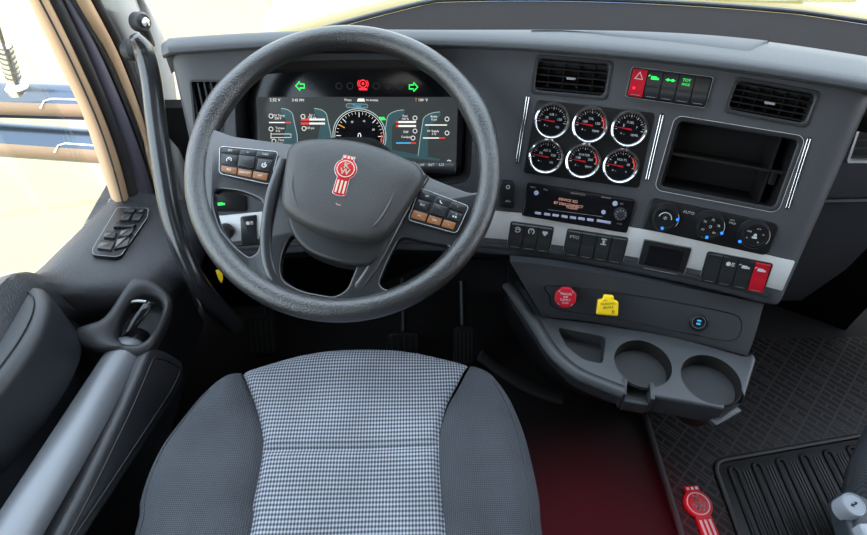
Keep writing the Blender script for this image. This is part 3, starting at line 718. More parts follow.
# ================================================================ CUP HOLDER CONSOLE
ZC = .392
con = thing('cup_holder_console', 'charcoal lower console tray with two round cup holders and a corner pocket', 'console', loc(.5, .5, .39))
CI = con.matrix_world.inverted()
def WC(): b = MB(); b.T = CI.copy(); return b
def c2(x, y, z=ZC): p = hz(x, y, z); return Vector((p.x, p.y))
outl = [c2(*p) for p in ((520, 279), (543, 316), (600, 323), (680, 337), (746, 356), (752, 352), (757, 358), (745, 398), (738, 412), (726, 410), (690, 403), (650, 396), (628, 392), (598, 381), (575, 370), (553, 350), (535, 322), (508, 281))]
outl = roundpoly(outl, .012, 4)
tb = WC().use('console').prism(outl, ZC-.044, ZC, .005, 4); trayo = tb.build('tray', parent=con)
bpy.context.view_layer.update()
cups = []
WF = Frame((0, 0, 0), (1, 0, 0), (0, 0, 1))
for (x, y), r in (((643, 363), .0465), ((711, 379), .0470)):
    c = c2(x, y); cups.append((c, r))
cs_ = [cutter(WF, circ(r, c.x, c.y, 56), ZC-.1, ZC+.05) for c, r in cups]
pk = roundpoly([c2(*p) for p in ((557, 327), (606, 337), (603, 364), (584, 360), (566, 346))], .009)
cs_.append(cutter(WF, pk, ZC-.1, ZC+.05))
n1 = [c2(*p) for p in ((628, 376), (652, 379), (650, 404), (625, 402))]
n2 = [c2(*p) for p in ((724, 396), (741, 388), (748, 402), (736, 420), (724, 418))]
cs_ += [cutter(WF, n1, ZC-.1, ZC+.05), cutter(WF, n2, ZC-.1, ZC+.05)]
cut(trayo, cs_)
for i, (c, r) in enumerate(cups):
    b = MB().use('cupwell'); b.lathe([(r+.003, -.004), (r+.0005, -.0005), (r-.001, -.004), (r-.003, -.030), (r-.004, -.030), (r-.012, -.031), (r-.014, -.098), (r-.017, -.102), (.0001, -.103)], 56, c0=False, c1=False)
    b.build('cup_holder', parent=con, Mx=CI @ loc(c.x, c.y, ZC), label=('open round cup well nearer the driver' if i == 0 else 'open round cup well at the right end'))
b = WC().use('dark'); b.rings([[Vector((*p, z)) for p in inset(pk, i)] for i, z in ((-.001, ZC-.002), (.0005, ZC-.004), (.003, ZC-.06), (.006, ZC-.063))], False, True); b.build('pocket', parent=con)
# rolled rim around the front edge
rim = [c2(*p) for p in ((508, 283), (535, 322), (553, 350), (575, 370), (598, 381), (624, 391))]
rimp = qc([(p.x, p.y, ZC-.004) for p in rim], 6, False)
b = WC().use('console').tube(rimp, .012, 12, flat=.7); b.build('rolled_rim', parent=con)
# mug handle bracket under the first notch, and lip under the second
a, d = c2(626, 380), c2(650, 384); m_ = (a+d)/2; w_ = (d-a).length
b = MB().use('console'); fr = Frame((m_.x, m_.y, ZC), (d.x-a.x, d.y-a.y, 0), (0, 0, 1)); b.T = CI @ fr.M
for s in (-1, 1): b.box(s*(w_/2+.003)-.0035, s*(w_/2+.003)+.0035, -.028, .004, -.042, .001, .002)
b.box(-w_/2, w_/2, -.030, -.024, -.044, -.016, .002).box(-w_/2, w_/2, -.028, .012, -.046, -.040); b.build('mug_bracket', parent=con)
b = MB().use('black'); b.T = CI @ fr.M @ loc(0, -.005, -.0395); b.lathe([(.006, 0), (.006, .0008), (.004, .001)], 16); b.build('screw', parent=con)
a, d = c2(722, 412), c2(741, 401); m_ = (a+d)/2; w_ = (d-a).length; fr = Frame((m_.x, m_.y, ZC-.030), (d.x-a.x, d.y-a.y, 0), (0, 0, 1)); b = MB().use('console'); b.T = CI @ fr.M
b.box(-w_/2-.008, w_/2+.008, -.008, .006, -.006, .006, .003); b.build('mug_bracket', parent=con)
# sloping panel carrying the brake knobs
tp = [(518, 275), (560, 279), (640, 292), (700, 303), (760, 316)]
bt = [(543, 317), (590, 322), (640, 331), (690, 341), (747, 356)]
T3 = qc([hy(x, y, .655-.07*(max(0,x-520)/240)**1.3) for x, y in tp], 8, False); B3 = qc([hz(x, y, ZC-.001) for x, y in bt], 8, False)
nrm = (T3[16]-B3[16]).cross(T3[20]-T3[12]).normalized()
if nrm.y > 0: nrm = -nrm
b = WC().use('console'); n = len(T3)-1
def kp(u, v, o=0):
    i = min(n-1, int(u*n)); k = u*n-i; t = T3[i].lerp(T3[i+1], k); q = B3[i].lerp(B3[i+1], k); return q.lerp(t, v)+nrm*o
R = [[kp(i/n, -0.0, .0)]+[kp(i/n, v, .004*math.sin(math.pi*v)**.5 if 0 < v < 1 else 0) for v in (.04, .12, .3, .5, .7, .88, .96)]+[kp(i/n, 1.3, 0), kp(i/n, 1.3, -.03), kp(i/n, 0, -.03)] for i in range(n+1)]
b.rings(R); kpanel = b.build('knob_panel', parent=con)
KF = Frame(kp(.5, .5, .004), kp(.8, .5)-kp(.2, .5), nrm)
b = MB(); b.T = CI @ KF.M; 
sk = Surf(kpanel); P = []
for q in qc([(552, 285), (640, 296), (720, 311), (741, 320), (733, 340), (690, 334), (620, 319), (558, 309), (550, 297)], 8):
    pp_, nn_ = sk.hit(*q)
    if pp_ is not None: P.append(KF.M.inverted() @ (pp_+nn_*.0002))
b.use('black').tube(P, .0009, 6, True); b.build('seam', parent=con)
# console underside and side wall down to the floor
b = WC().use('dark'); lo = []
side = [c2(*p) for p in ((508, 281), (535, 322), (553, 350), (575, 370), (598, 381), (628, 392), (650, 396), (690, 403), (726, 410), (745, 398))]
R = [[Vector((p.x, p.y, ZC-.02)), Vector((p.x+.012, p.y+.025, ZC-.035)), Vector((p.x+.02, p.y+.06, ZC-.14)), Vector((p.x+.05, p.y+.22, .0)), Vector((p.x+.06, p.y+.30, .0)), Vector((p.x+.03, p.y+.16, ZC-.03))] for p in side]
b.rings(R); b.build('underside', parent=con, m='black')
# lower left flare of the console in the footwell
P = [hz(*p, .16) for p in ((487, 372), (510, 366), (545, 385), (560, 400), (530, 402), (500, 392))]
b = WC().use('dark'); pts = qc([(hz(x, y, z)) for x, y, z in ((480, 355, .2), (500, 370, .17), (530, 388, .14), (562, 399, .12))], 6, False); b.tube(pts, .014, 12, flat=.5); b.build('lower_flare', parent=con)
# usb socket
f = Surf(kpanel).frame(698.5, 322, (8, 1.5), .0005); c = Vector((0, 0))
o = MB().use('black').lathe([(.0155, -.004), (.0155, .002), (.0135, .0035), (.0125, .001), (.0001, .001)], 36, c1=False).build('power_socket', parent=con, Mx=CI @ f.M @ loc(c.x, c.y), label='round black charging socket')
b = MB().use('grey').line(circ(.0105, 0, 0, 28), .0007, .0013, True).use('scb').flat(rrect(.007, .0022, .0008, 0, .003), .0014).flat(rrect(.007, .0022, .0008, 0, -.003), .0014).use('grey').line([(-.004, 0), (.004, 0)], .0006, .0014); b.build('marking', parent=o)

# pull knobs
def knobf(px, py): c = KF.loc(px, py, .03); return Frame(KF.o+KF.x*c.x+KF.y*c.y+KF.z*.004, Vector((1, -.1, .0)), (KF.z+Vector((-.25, -.5, .75)))*.5)
f = knobf(566.5, 301)
t = thing('brake_knob', 'red octagonal pull knob with white lettering on the lower console', 'brake knob', f.M)
MB().use('black').lathe([(.015, -.006), (.015, .001), (.008, .003), (.007, .022)], 28).build('stem', parent=t)
p = [Vector((.0185*math.cos(math.pi/8+k*math.pi/4), .0185*math.sin(math.pi/8+k*math.pi/4))) for k in range(8)]
o = MB().use('red').prism(roundpoly(p, .002), .02, .033, .003, 3, True).build('knob_head', parent=t)
b = MB().use('white').text('TRAILER', .0052, 0, .0065, .0331).text('AIR', .0052, 0, .0015, .0331).text('SUPPLY', .0052, 0, -.0035, .0331).text('PUSH', .0042, 0, -.0085, .0331)
for a in (45, 135, 225, 315): b.line([(.0155*math.cos(math.radians(a-8)), .0155*math.sin(math.radians(a-8))), (.0155*math.cos(math.radians(a+8)), .0155*math.sin(math.radians(a+8)))], .0008, .0331)
b.build('lettering', parent=o)
f = knobf(608.5, 309)
t = thing('brake_knob', 'yellow square parking brake pull knob on the lower console', 'brake knob', f.M)
MB().use('black').lathe([(.0155, -.006), (.0155, .001), (.008, .003), (.007, .022)], 28).build('stem', parent=t)
p = roundpoly([Vector(q) for q in ((-.0165, .008), (-.009, .010), (-.008, .0175), (.008, .0175), (.009, .010), (.0165, .008), (.0175, -.016), (-.0175, -.016))], .003)
o = MB().use('yellow').prism(p, .02, .033, .003, 3, True).build('knob_head', parent=t)
b = MB().use('black').text('PARKING', .0056, 0, .0035, .0331, .15).text('BRAKE', .0056, .001, -.0025, .0331, .15).text('P', .009, .009, -.010, .0331).use('red').line([(-.008, .008), (-.002, .009)], .001, .0331); b.build('lettering', parent=o)

# ================================================================ STEERING WHEEL
EL = math.radians(60)
WC_ = CAM+ray(344, 166)*.84
wf = Frame(WC_, (1, 0, 0), (0, -math.cos(EL), math.sin(EL)))
sw = thing('steering_wheel', 'black leather steering wheel with red emblem in front of the driver seat', 'steering wheel', wf.M)
b = MB().use('leather'); N = 120; R = []
for i in range(N):
    a = 2*math.pi*i/N; g = 0
    for c0 in (150, 22): g += .0022*math.exp(-((math.degrees(a)-c0+540) % 360-180)**2/90)
    g -= 0
    r = .0172+g
    R.append([Vector(((.2115+r*math.cos(2*math.pi*j/16))*math.cos(a), (.2115+r*math.cos(2*math.pi*j/16))*math.sin(a), r*1.08*math.sin(2*math.pi*j/16))) for j in range(16)])
b.rings(R, loop=True); b.build('rim', parent=sw)
def wl(x, y, h=0): p = wf.loc(x, y, h); return Vector((p.x, p.y, h))
def sweep(name, pts, w, th, m='spoke', label=None):
    """flattened limb: pts in pixels + height; w half-widths in metres"""
    P = qc([wl(x, y, h) for x, y, h in pts], 8, False); n = len(pts)-1; W = []; Tn = []
    for i in range(len(P)):
        u = i/(len(P)-1)*n; k = min(n-1, int(u)); W.append(w[k]+(w[k+1]-w[k])*(u-k)); Tn.append(th[k]+(th[k+1]-th[k])*(u-k))
    b = MB().use(m); R = []
    for i, p in enumerate(P):
        t = (P[min(i+1, len(P)-1)]-P[max(i-1, 0)]).normalized(); a = t.cross(Vector((0, 0, 1))).normalized(); c = a.cross(t)
        r = []
        for j in range(20):
            q = 2*math.pi*j/20; cx, cy = math.cos(q), math.sin(q); e = .62
            r.append(p+a*(W[i]*math.copysign(abs(cx)**e, cx))+c*(Tn[i]*math.copysign(abs(cy)**e, cy)))
        R.append(r)
    b.rings(R); return b.build(name, parent=sw, label=label, sharp=60)
# horizontal arms holding the button pods
def plate(name, px, h0, h1, bev, m, rd=.008, parent=None, label=None):
    p = roundpoly([wl(x, y, h1).to_2d() for x, y in px], rd, 5); b = MB().use(m).prism(p, h0, h1, bev, 4, True); return b.build(name, parent=parent or sw, label=label, sharp=50)
sweep('spoke_ridge', [(283, 160, .008), (272, 195, .009), (266, 240, .007), (272, 274, .004), (294, 296, .0)], [.007, .0085, .008, .008, .010], [.007, .007, .006, .006, .005])
sweep('spoke_ridge', [(425, 176, .008), (402, 212, .010), (382, 250, .008), (364, 281, .005), (344, 302, .0)], [.007, .0085, .008, .008, .010], [.007, .007, .006, .006, .005])
def ang_(x, y): q = wl(x, y); return math.degrees(math.atan2(q.y, q.x))
ar, al = ang_(489, 188), ang_(203, 126)
po_ = [wl(x, y).to_2d() for x, y in ((203, 126), (214, 131), (236, 139), (288, 146), (340, 150), (418, 164), (426, 178), (448, 187), (472, 196), (489, 189))]
arc_ = [Vector((.2115*math.cos(math.radians(t)), .2115*math.sin(math.radians(t)))) for t in [ar-(ar+360-al)*k/60 for k in range(1, 60)]]
b = MB().use('spoke').prism(roundpoly(po_, .01, 3)[2:-2]+arc_, -.010, .009, 0); spd = b.build('spoke_frame', parent=sw)
hl = [[(216, 190), (243, 193), (263, 201), (267, 212), (264, 234), (259, 254), (251, 259), (237, 248), (222, 230), (215, 207)],
      [(292, 236), (284, 252), (281, 268), (284, 282), (303, 292), (335, 298), (348, 291), (358, 266), (368, 238)],
      [(401, 237), (425, 243), (450, 247), (448, 257), (430, 273), (405, 286), (385, 291), (379, 284), (388, 262)]]
ct = []
for h_ in hl:
    b = MB(); b.T = wf.M.copy(); b.prism(roundpoly([wl(*q).to_2d() for q in h_], .012, 5), -.05, .05, 0); ct.append(b.build('cutter', 'dark'))
cut(spd, ct)
md = spd.modifiers.new('b', 'BEVEL'); md.width = .006; md.segments = 4; md.limit_method = 'ANGLE'; md.angle_limit = math.radians(50); md.harden_normals = False
bpy.context.view_layer.update(); me = bpy.data.meshes.new_from_object(spd.evaluated_get(bpy.context.evaluated_depsgraph_get())); spd.modifiers.clear(); spd.data = me
for p_ in me.polygons: p_.use_smooth = True
me.set_sharp_from_angle(angle=math.radians(60))
# airbag cover
cov = [(300, 139), (325, 137), (352, 139), (380, 146), (404, 156), (420, 165), (424, 178), (414, 196), (396, 222), (384, 236), (370, 240), (340, 237), (312, 229), (292, 218), (281, 206), (281, 186), (284, 162), (288, 146)]
cp2 = qc([wl(x, y, .03).to_2d() for x, y in cov], 4)
cc = wl(350, 185, .03).to_2d()
b = MB().use('cover').dome(cp2, [(.97, -.01), (1.0, .0), (1.004, .012), (.997, .020), (.98, .027), (.95, .032), (.90, .0355), (.8, .0385), (.6, .0405), (.4, .041), (.2, .0412), (.01, .0413)], cc)
b.build('airbag_cover', parent=sw, sharp=80)
p = qc([wl(x, y, .0).to_2d() for x, y in ((288, 200), (310, 192), (350, 196), (396, 196), (400, 212), (392, 240), (376, 264), (362, 268), (336, 264), (312, 255), (298, 242), (290, 224))], 4)
MB().use('shroud').prism(p, -.02, .016, .006, 3).build('lower_shroud', parent=sw)
# raised side creases of the cover
for pts in (((296, 165), (292, 185), (296, 203), (306, 214)), ((398, 170), (392, 198), (378, 222), (366, 230))):
    q = qc([wl(x, y, .0375 if i not in (0, 3) else .034) for i, (x, y) in enumerate(pts)], 8, False); MB().use('cover').tube(q, .0022, 8).build('cover_crease', parent=sw)
# emblem
ef = wl(344, 176, .041); ang = math.radians(-14)
E = Matrix.Translation((ef.x, ef.y, .0395)) @ Matrix.Rotation(ang, 4, 'Z')
def emblem(parent, Mx, s, flatmat='silver', sub='gold'):
    head = circ(.0155, 0, .008, 40, -62, 242)
    out = [Vector((p.x, p.y)) for p in head]
    # circle + tail bars + crown
    o_ = circ(.0155, 0, .010, 36, -55, 58)+[Vector((.0085, .030)), Vector((-.0085, .030))]+circ(.0155, 0, .010, 36, 122, 235)+[Vector((-.0095, -.0275)), Vector((-.004, -.0295)), Vector((.004, -.0295)), Vector((.0095, -.0275))]
    o_ = [p*s for p in o_]
    b = MB().use(flatmat).prism(o_, 0, .0028*s, .0006*s); e = b.build('emblem', parent=parent, Mx=Mx, label='red and silver enamel badge')
    b = MB().use('red').prism(inset(o_, .0007*s), .0028*s, .0034*s, .0002*s); z = .0036*s; b.build('enamel', parent=e)
    b = MB().use(sub); b.line(circ(.0118*s, 0, .010*s, 40), .0012*s, z, True)
    for dx_ in (-.00035, 0, .00035): b.text('K', .0125*s, (.0004+dx_)*s, .0148*s, z).text('W', .0125*s, dx_*s, .0055*s, z, sx=1.05)
    for k in (-1, 0, 1): b.flat(rrect(.0026*s, .0185*s, .0003*s, k*.0052*s, -.0165*s), z); b.flat(rrect(.003*s, .003*s, .0003*s, k*.0050*s, .0268*s), z)
    b.build('lettering', parent=e)
    return e
emblem(sw, E, 1.0)
p = qc([wl(*q, .0405) for q in ((336, 203), (338, 205), (341, 205))], 4, False); MB().use('tan').tube([Vector((a.x, a.y, .0402)) for a in p], .0009, 6).build('scuff', parent=sw)
# button pods
def pod(name, q, rows, label):
    c = sum((wl(x, y, .015) for x, y in q), Vector())/4; xa = (wl(*q[1], .015)+wl(*q[2], .015)-wl(*q[0], .015)-wl(*q[3], .015)).to_2d(); an = math.atan2(xa.y, xa.x)
    Mx = Matrix.Translation((c.x, c.y, .0)) @ Matrix.Rotation(an, 4, 'Z'); Mi = Mx.inverted()
    Q = [(Mi @ wl(x, y, .015)).to_2d() for x, y in q]
    o = MB().use('black').prism(roundpoly(Q, .006), .008, .0150, .0012).build(name, parent=sw, Mx=Mx, label=label)
    b = MB().use('silver').line(inset(roundpoly(Q, .006), -.0002), .0006, .0142, True); b.build('chrome_edge', parent=o)
    def at(u, v):
        return (Q[0].lerp(Q[1], u)).lerp(Q[3].lerp(Q[2], u), v)
    for (u0, u1, v0, v1, ic, m) in rows:
        p = inset([at(u0, v0), at(u1, v0), at(u1, v1), at(u0, v1)][::-1], .0006); k = MB().use(m).prism(roundpoly(p, .0012), .0150, .0166 if ic != 'thumb' else .019, .0006).build('button', parent=o)
        c_ = at((u0+u1)/2, (v0+v1)/2)
        if ic and ic != 'thumb':
            b = MB(); z = .0168
            if ic == 'gauge': b.use('white').line(circ(.0034, c_.x, c_.y, 16, -30, 230), .0011, z).line([(c_.x-.003, c_.y+.003), (c_.x+.001, c_.y)], .0009, z)
            elif ic == 'fol': b.use('white').line(circ(.003, c_.x, c_.y-.0005, 16, 120, 400), .0013, z).line([(c_.x, c_.y-.001), (c_.x+.001, c_.y+.004)], .0013, z)
            elif ic == 'sq': b.use('white').flat(rrect(.0022, .0022, .0004, c_.x-.002, c_.y-.001), z).flat(rrect(.0022, .0022, .0004, c_.x+.0016, c_.y-.001), z).text('2', .004, c_.x+.001, c_.y+.003, z)
            elif ic == 'ph': b.use('white').line(circ(.0028, c_.x, c_.y, 10, 170, 290), .0012, z)
            else: b.use('white').text(ic, .0042, c_.x, c_.y, z)
            b.build('icon', parent=k)
pod('button_pod', [(219.5, 146), (278, 151.5), (269.5, 184), (219, 173)], [(.04, .35, .05, .24, 'SET', 'button'), (.36, .64, .05, .24, '>', 'button'), (.65, .96, .05, .24, 'CAN', 'button'), (.04, .33, .28, .66, 'gauge', 'button'), (.36, .66, .26, .66, 'thumb', 'button'), (.69, .96, .28, .66, 'fol', 'button'), (.04, .35, .70, .94, 'RES', 'orange'), (.36, .64, .70, .94, 'ON/OFF', 'orange'), (.65, .94, .70, .94, 'LIM', 'orange')], 'black pod of cruise control buttons')
pod('button_pod', [(420, 187.5), (469, 206), (456.5, 233), (408, 219.5)], [(.03, .34, .05, .30, '-ph', 'button'), (.36, .64, .05, .30, 'ph', 'button'), (.66, .96, .05, .30, '+', 'button'), (.03, .30, .34, .62, 'SRC', 'button'), (.36, .66, .30, .66, 'thumb', 'button'), (.70, .97, .34, .64, 'sq', 'button'), (.03, .34, .68, .94, 'v/x', 'orange'), (.36, .64, .68, .94, 'DX', 'orange'), (.66, .92, .68, .94, '-', 'orange')], 'black pod of phone and audio buttons')

# steering column
t = thing('steering_column', 'dark steering column shroud and stalk behind the steering wheel', 'steering column', wf.M @ loc(0, 0, -.03))
b = MB().use('black'); R = []
for z, s, oy in ((-.015, .055, 0), (-.03, .07, 0), (-.06, .078, 0), (-.14, .08, -.01), (-.2, .07, -.02)):
    R.append([Vector((p.x*s/.08, p.y*s/.08+oy, z)) for p in rrect(.15, .17, .05, n=6)])
b.rings(R); b.build('shroud', parent=t, m='black')
b = MB().use('dark').tube([Vector((.06, .02, -.04)), Vector((.12, .024, -.035)), Vector((.165, .02, -.03))], [.008, .009, .010], 14, flat=.8); s_ = b.build('stalk', parent=t)
sf = wf.M.inverted()
b = MB().use('white')
for k, s in enumerate(('OFF', 'INT', 'LO', 'HI')): b.text(s, .006, .112+.016*k, .022, -.0235)
b.build('lettering', parent=s_)
b = MB().use('chrome').tube([Vector((-.02, -.10, -.05)), Vector((0, -.105, -.045)), Vector((.02, -.10, -.05))], .003, 8); b.build('tilt_lever', parent=t, label='small chrome tilt lever tip')
# ================================================================ DRIVER SEAT
ZS_ = .46
seat = thing('driver_seat', 'driver seat cushion with pale woven centre and dark grey bolsters', 'seat', loc(.02, .25, .3))
SI = seat.matrix_world.inverted()
def s2(x, y, z=.435): p = hz(x, y, z); return Vector((p.x, p.y))
def lerp1(tab, v):
    for (a, x), (b_, y) in zip(tab, tab[1:]):
        if v <= b_: return x+(y-x)*(v-a)/(b_-a)
    return tab[-1][1]
# plan outline, symmetric about the seat centre line
lefts = [s2(*p) for p in ((135, 535), (139, 510), (148, 480), (162, 450), (180, 425), (200, 401), (219, 384), (240, 371))]
rights = [s2(*p) for p in ((543, 535), (540, 500), (533, 465), (524, 432), (511, 402), (497, 382), (484, 371), (468, 363))]
frt = [s2(*p) for p in ((300, 353), (354, 347), (410, 349))]
base_pts = [Vector((lefts[0].x-.004, -.02)), Vector((lefts[0].x, .06))]+lefts+frt+rights[::-1]+[Vector((rights[0].x, .06)), Vector((rights[0].x+.0, -.02))]
OUT = qc(base_pts, 8)
OA = np.array([(p.x, p.y) for p in OUT])
def dist(x, y):
    A = OA; B = np.roll(OA, -1, 0); d = B-A; w = np.array((x, y))-A; t = np.clip((w*d).sum(1)/np.maximum((d*d).sum(1), 1e-12), 0, 1)
    q = w-d*t[:, None]; return float(np.sqrt((q*q).sum(1)).min())
LI = qc([s2(*p, .455) for p in ((238, 364), (247, 385), (256, 408), (262, 432), (263, 450), (258, 480), (252, 510), (249, 540))]+[Vector((s2(249, 540).x-.005, -.02))], 8, False)
RI = qc([s2(*p, .455) for p in ((471, 362), (460, 385), (447, 408), (440, 432), (439, 450), (440, 480), (443, 510), (446, 540))]+[Vector((s2(446, 540).x+.005, -.02))], 8, False)
def atY(line, y):
    for a, b_ in zip(line, line[1:]):
        if (a.y-y)*(b_.y-y) <= 0 and a.y != b_.y: return a.x+(b_.x-a.x)*(y-a.y)/(b_.y-a.y)
    return line[0].x if y > line[0].y else line[-1].x
YM = s2(350, 448.5, .455).y
def outX(y, side):
    xs = []
    for i in range(len(OUT)):
        a, b_ = OUT[i-1], OUT[i]
        if (a.y-y)*(b_.y-y) <= 0 and a.y != b_.y: xs.append(a.x+(b_.x-a.x)*(y-a.y)/(b_.y-a.y))
    return (min(xs) if side < 0 else max(xs)) if xs else 0
def ztop(x, y, d, seam):
    r = .048; k = min(1, d/r); z = ZS_-r*(1-math.sqrt(max(0, 1-(1-k)**2)))
    lx, rx = atY(LI, y), atY(RI, y)
    if x < lx or x > rx: # bolster swell
        q = min(1, max(0, ((lx-x) if x < lx else (x-rx))/.05)); z += .014*math.sin(math.pi*min(1, q*.6))
    z -= .006*math.exp(-(seam/.006)**2)
    z += .0015*math.sin(31*x+9*y)*math.sin(23*y)
    return z
def patch(name, mt, fn, us, vs, seamf, lab=None):
    b = MB(); b.T = SI.copy(); b.use(mt); V = []
    for v in vs:
        row = []
        for u in us:
            x, y = fn(u, v); d = dist(x, y); row.append(b.v((x, y, ztop(x, y, d, seamf(u, v, x, y)))))
        V.append(row)
    for j in range(len(vs)-1):
        for i in range(len(us)-1): b.f([V[j][i], V[j][i+1], V[j+1][i+1], V[j+1][i]])
    return b.build(name, parent=seat, label=lab, sharp=80)
YF = max(p.y for p in OUT)
edge = [0, .004, .012, .03, .06, .1]+[.1+.8*k/24 for k in range(1, 24)]+[.9, .94, .97, .988, .996, 1]
def frontY(x):
    ys = []
    for i in range(len(OUT)):
        a, b_ = OUT[i-1], OUT[i]
        if (a.x-x)*(b_.x-x) <= 0 and a.x != b_.x: ys.append(a.y+(b_.y-a.y)*(x-a.x)/(b_.x-a.x))
    return max(ys) if ys else YF
def frontinsert(u, v):
    # v 0 at the cross seam, 1 at the front edge
    fl, frr = LI[0], RI[0]; x1 = fl.x+(frr.x-fl.x)*u; yf = frontY(x1)
    y = YM+(yf-YM)*v; yl = YM+((fl.y+.0)-YM)*v
    xl = atY(LI, YM+(LI[0].y-YM)*v) ; xr = atY(RI, YM+(RI[0].y-YM)*v)
    return xl+(xr-xl)*u, y
def rearinsert(u, v):
    y = YM+(-.015-YM)*v; xl, xr = atY(LI, y), atY(RI, y); return xl+(xr-xl)*u, y
def sm(u, v, x, y): return min(abs(x-atY(LI, y)), abs(x-atY(RI, y)), abs(y-YM) if atY(LI, y)-.01 < x < atY(RI, y)+.01 else 1)
patch('insert_panel', 'insert', frontinsert, edge, edge, sm, 'front panel of pale woven fabric with faint stains')
patch('insert_panel', 'insert', rearinsert, edge, edge, sm, 'rear panel of pale woven fabric')
# bolsters: between insert side line and the outline
def bol(side):
    line = LI if side < 0 else RI; x0 = line[0].x; yt = frontY(x0); 
    op = [p for p in OUT]
    # outline run from the front corner backwards
    i0 = min(range(len(OUT)), key=lambda i: (OUT[i]-Vector((x0, yt))).length)
    run = []; i = i0; st = -1 if side < 0 else 1
    while len(run) < len(OUT):
        run.append(OUT[i % len(OUT)]); 
        if run[-1].y < -.012: break
        i += st
    run[0] = Vector((x0, yt))
    inn = [Vector((x0, yt))]+[p for p in line[1:]]
    def resample(P, n):
        L = [0]
        for a, b_ in zip(P, P[1:]): L.append(L[-1]+(b_-a).length)
        o = []
        for k in range(n+1):
            s = L[-1]*k/n
            for j in range(len(P)-1):
                if s <= L[j+1]+1e-9: o.append(P[j].lerp(P[j+1], (s-L[j])/max(1e-9, L[j+1]-L[j]))); break
        return o
    A, B = resample(inn, 60), resample(run, 60)
    def fn(u, v):
        k = min(59, int(v*60)); t = v*60-k; a = A[k].lerp(A[k+1], t); c = B[k].lerp(B[k+1], t); p = a.lerp(c, u); return p.x, p.y
    patch('bolster', 'bolster', fn, edge, [k/60 for k in range(61)], lambda u, v, x, y: u*.15 if u < .3 else 1)
    return B
bl, br_ = bol(-1), bol(1)
b = MB(); b.T = SI.copy(); b.use('bolster')
b.rings([[Vector((cx_.x, cx_.y, z)) for cx_ in inset(OUT, i)] for i, z in ((-.0002, ZS_-.047), (-.002, ZS_-.06), (-.001, ZS_-.09), (.012, ZS_-.12), (.02, ZS_-.125))], False, True)
b.build('side_skirt', parent=seat)
for B in (bl, br_):
    q = [Vector((p.x, p.y, 0)) for p in B[6:54]]; P = []
    c0 = Vector((.02, .2, 0))
    for p in q:
        n = (c0-p).normalized(); w = p+n*.018; P.append(SI @ Vector((w.x, w.y, ztop(w.x, w.y, dist(w.x, w.y), 1)+.0004)))
    MB().use('bolster').tube(P, .0016, 6).build('piping', parent=seat)
b = MB(); b.T = SI.copy(); b.use('black').box(-.2, .24, .02, .40, .10, .34, .02).box(-.16, .2, .0, .36, .0, .10, .02); b.build('seat_base', parent=seat)

# ================================================================ FLOOR AND MATS
b = MB().use('carpet').box(-.6, 2.2, -1.5, 1.2, -.03, 0); o = b.build('floor'); o['kind'] = 'structure'
mq = [hz(*p, .012) for p in ((645, 428), (690, 575))]
dirv = (mq[1]-mq[0]).normalized()
mat_t = thing('floor_mat', 'black rubber basket-weave floor mat with a ribbed well and red badge', 'floor mat', loc(.9, .4, 0))
MI = mat_t.matrix_world.inverted()
def f2(x, y, z=.012): p = hz(x, y, z); return Vector((p.x, p.y))
a0, a1 = f2(642, 418), f2(690, 575)
pm = [a1, a0, Vector((a0.x-.02, .84)), Vector((1.75, .84)), Vector((1.75, a1.y))]
b = MB(); b.T = MI.copy(); b.use('basket').prism(pm, .002, .012, .002); b.build('mat_sheet', parent=mat_t)
b = MB(); b.T = MI.copy(); b.use('rubber').tube([Vector((a1.x+.006, a1.y, .014)), Vector((a0.x+.006, a0.y, .014)), Vector((a0.x-.014, .84, .014))], .009, 8, flat=.7); b.build('raised_border', parent=mat_t)
# ribbed well
w0 = [f2(710, 461), f2(867, 433), f2(990, 411), f2(1010, 540), f2(760, 600)]
wp = roundpoly(w0, .03); b = MB(); b.T = MI.copy(); b.use('rubber').prism(wp, .010, .0135, .001)
well = b.build('ribbed_well', parent=mat_t)
b = MB(); b.T = MI.copy(); b.use('rubber'); b.tube([Vector((p.x, p.y, .0145)) for p in inset(wp, .004)], .006, 8, closed=True, flat=.8); b.build('well_border', parent=mat_t)
Ld = (f2(760, 600)-f2(710, 461)).normalized(); Tv = (f2(867, 433)-f2(710, 461)); Tn = Tv.normalized()
RB = [0]
for k in range(7):
    s0 = f2(730+23.5*k, 463-4.1*k); p0 = s0+Ld*.02; L_ = .36
    q = circ(.008, 0, 0, 10, 0, 180); ux = Vector((Ld.y*-1, Ld.x)) if True else None
    U = [p0+ux*.009+Ld*L_]+[p0+ux*(.009*math.cos(math.radians(a)))-Ld*(.009*math.sin(math.radians(a))) for a in range(0, 181, 20)]+[p0-ux*.009+Ld*L_]
    b = MB(); b.T = MI.copy(); b.use('rubber').tube([Vector((p.x, p.y, .0145)) for p in U], .0045, 8, flat=.9); b.build('rib', parent=well)
    b = MB(); b.T = MI.copy(); b.use('rubber')
    for j in range(3):
        c0_ = p0+Tn*(.021+.0065*j) ; b.tube([Vector((c0_.x, c0_.y, .0135)), Vector((c0_.x+Ld.x*L_, c0_.y+Ld.y*L_, .0135))], .0022, 6)
    b.build('rib', parent=well)
p = hz(697, 503, .014); ed = (hz(712, 545, .014)-hz(694, 495, .014)); an = math.atan2(-ed.x*-1, -ed.y*-1)
Em = MI @ Matrix.Translation((hz(701, 514, .013))) @ Matrix.Rotation(math.radians(4), 4, 'Z')
emblem(mat_t, Em, 1.85, 'red', 'white')

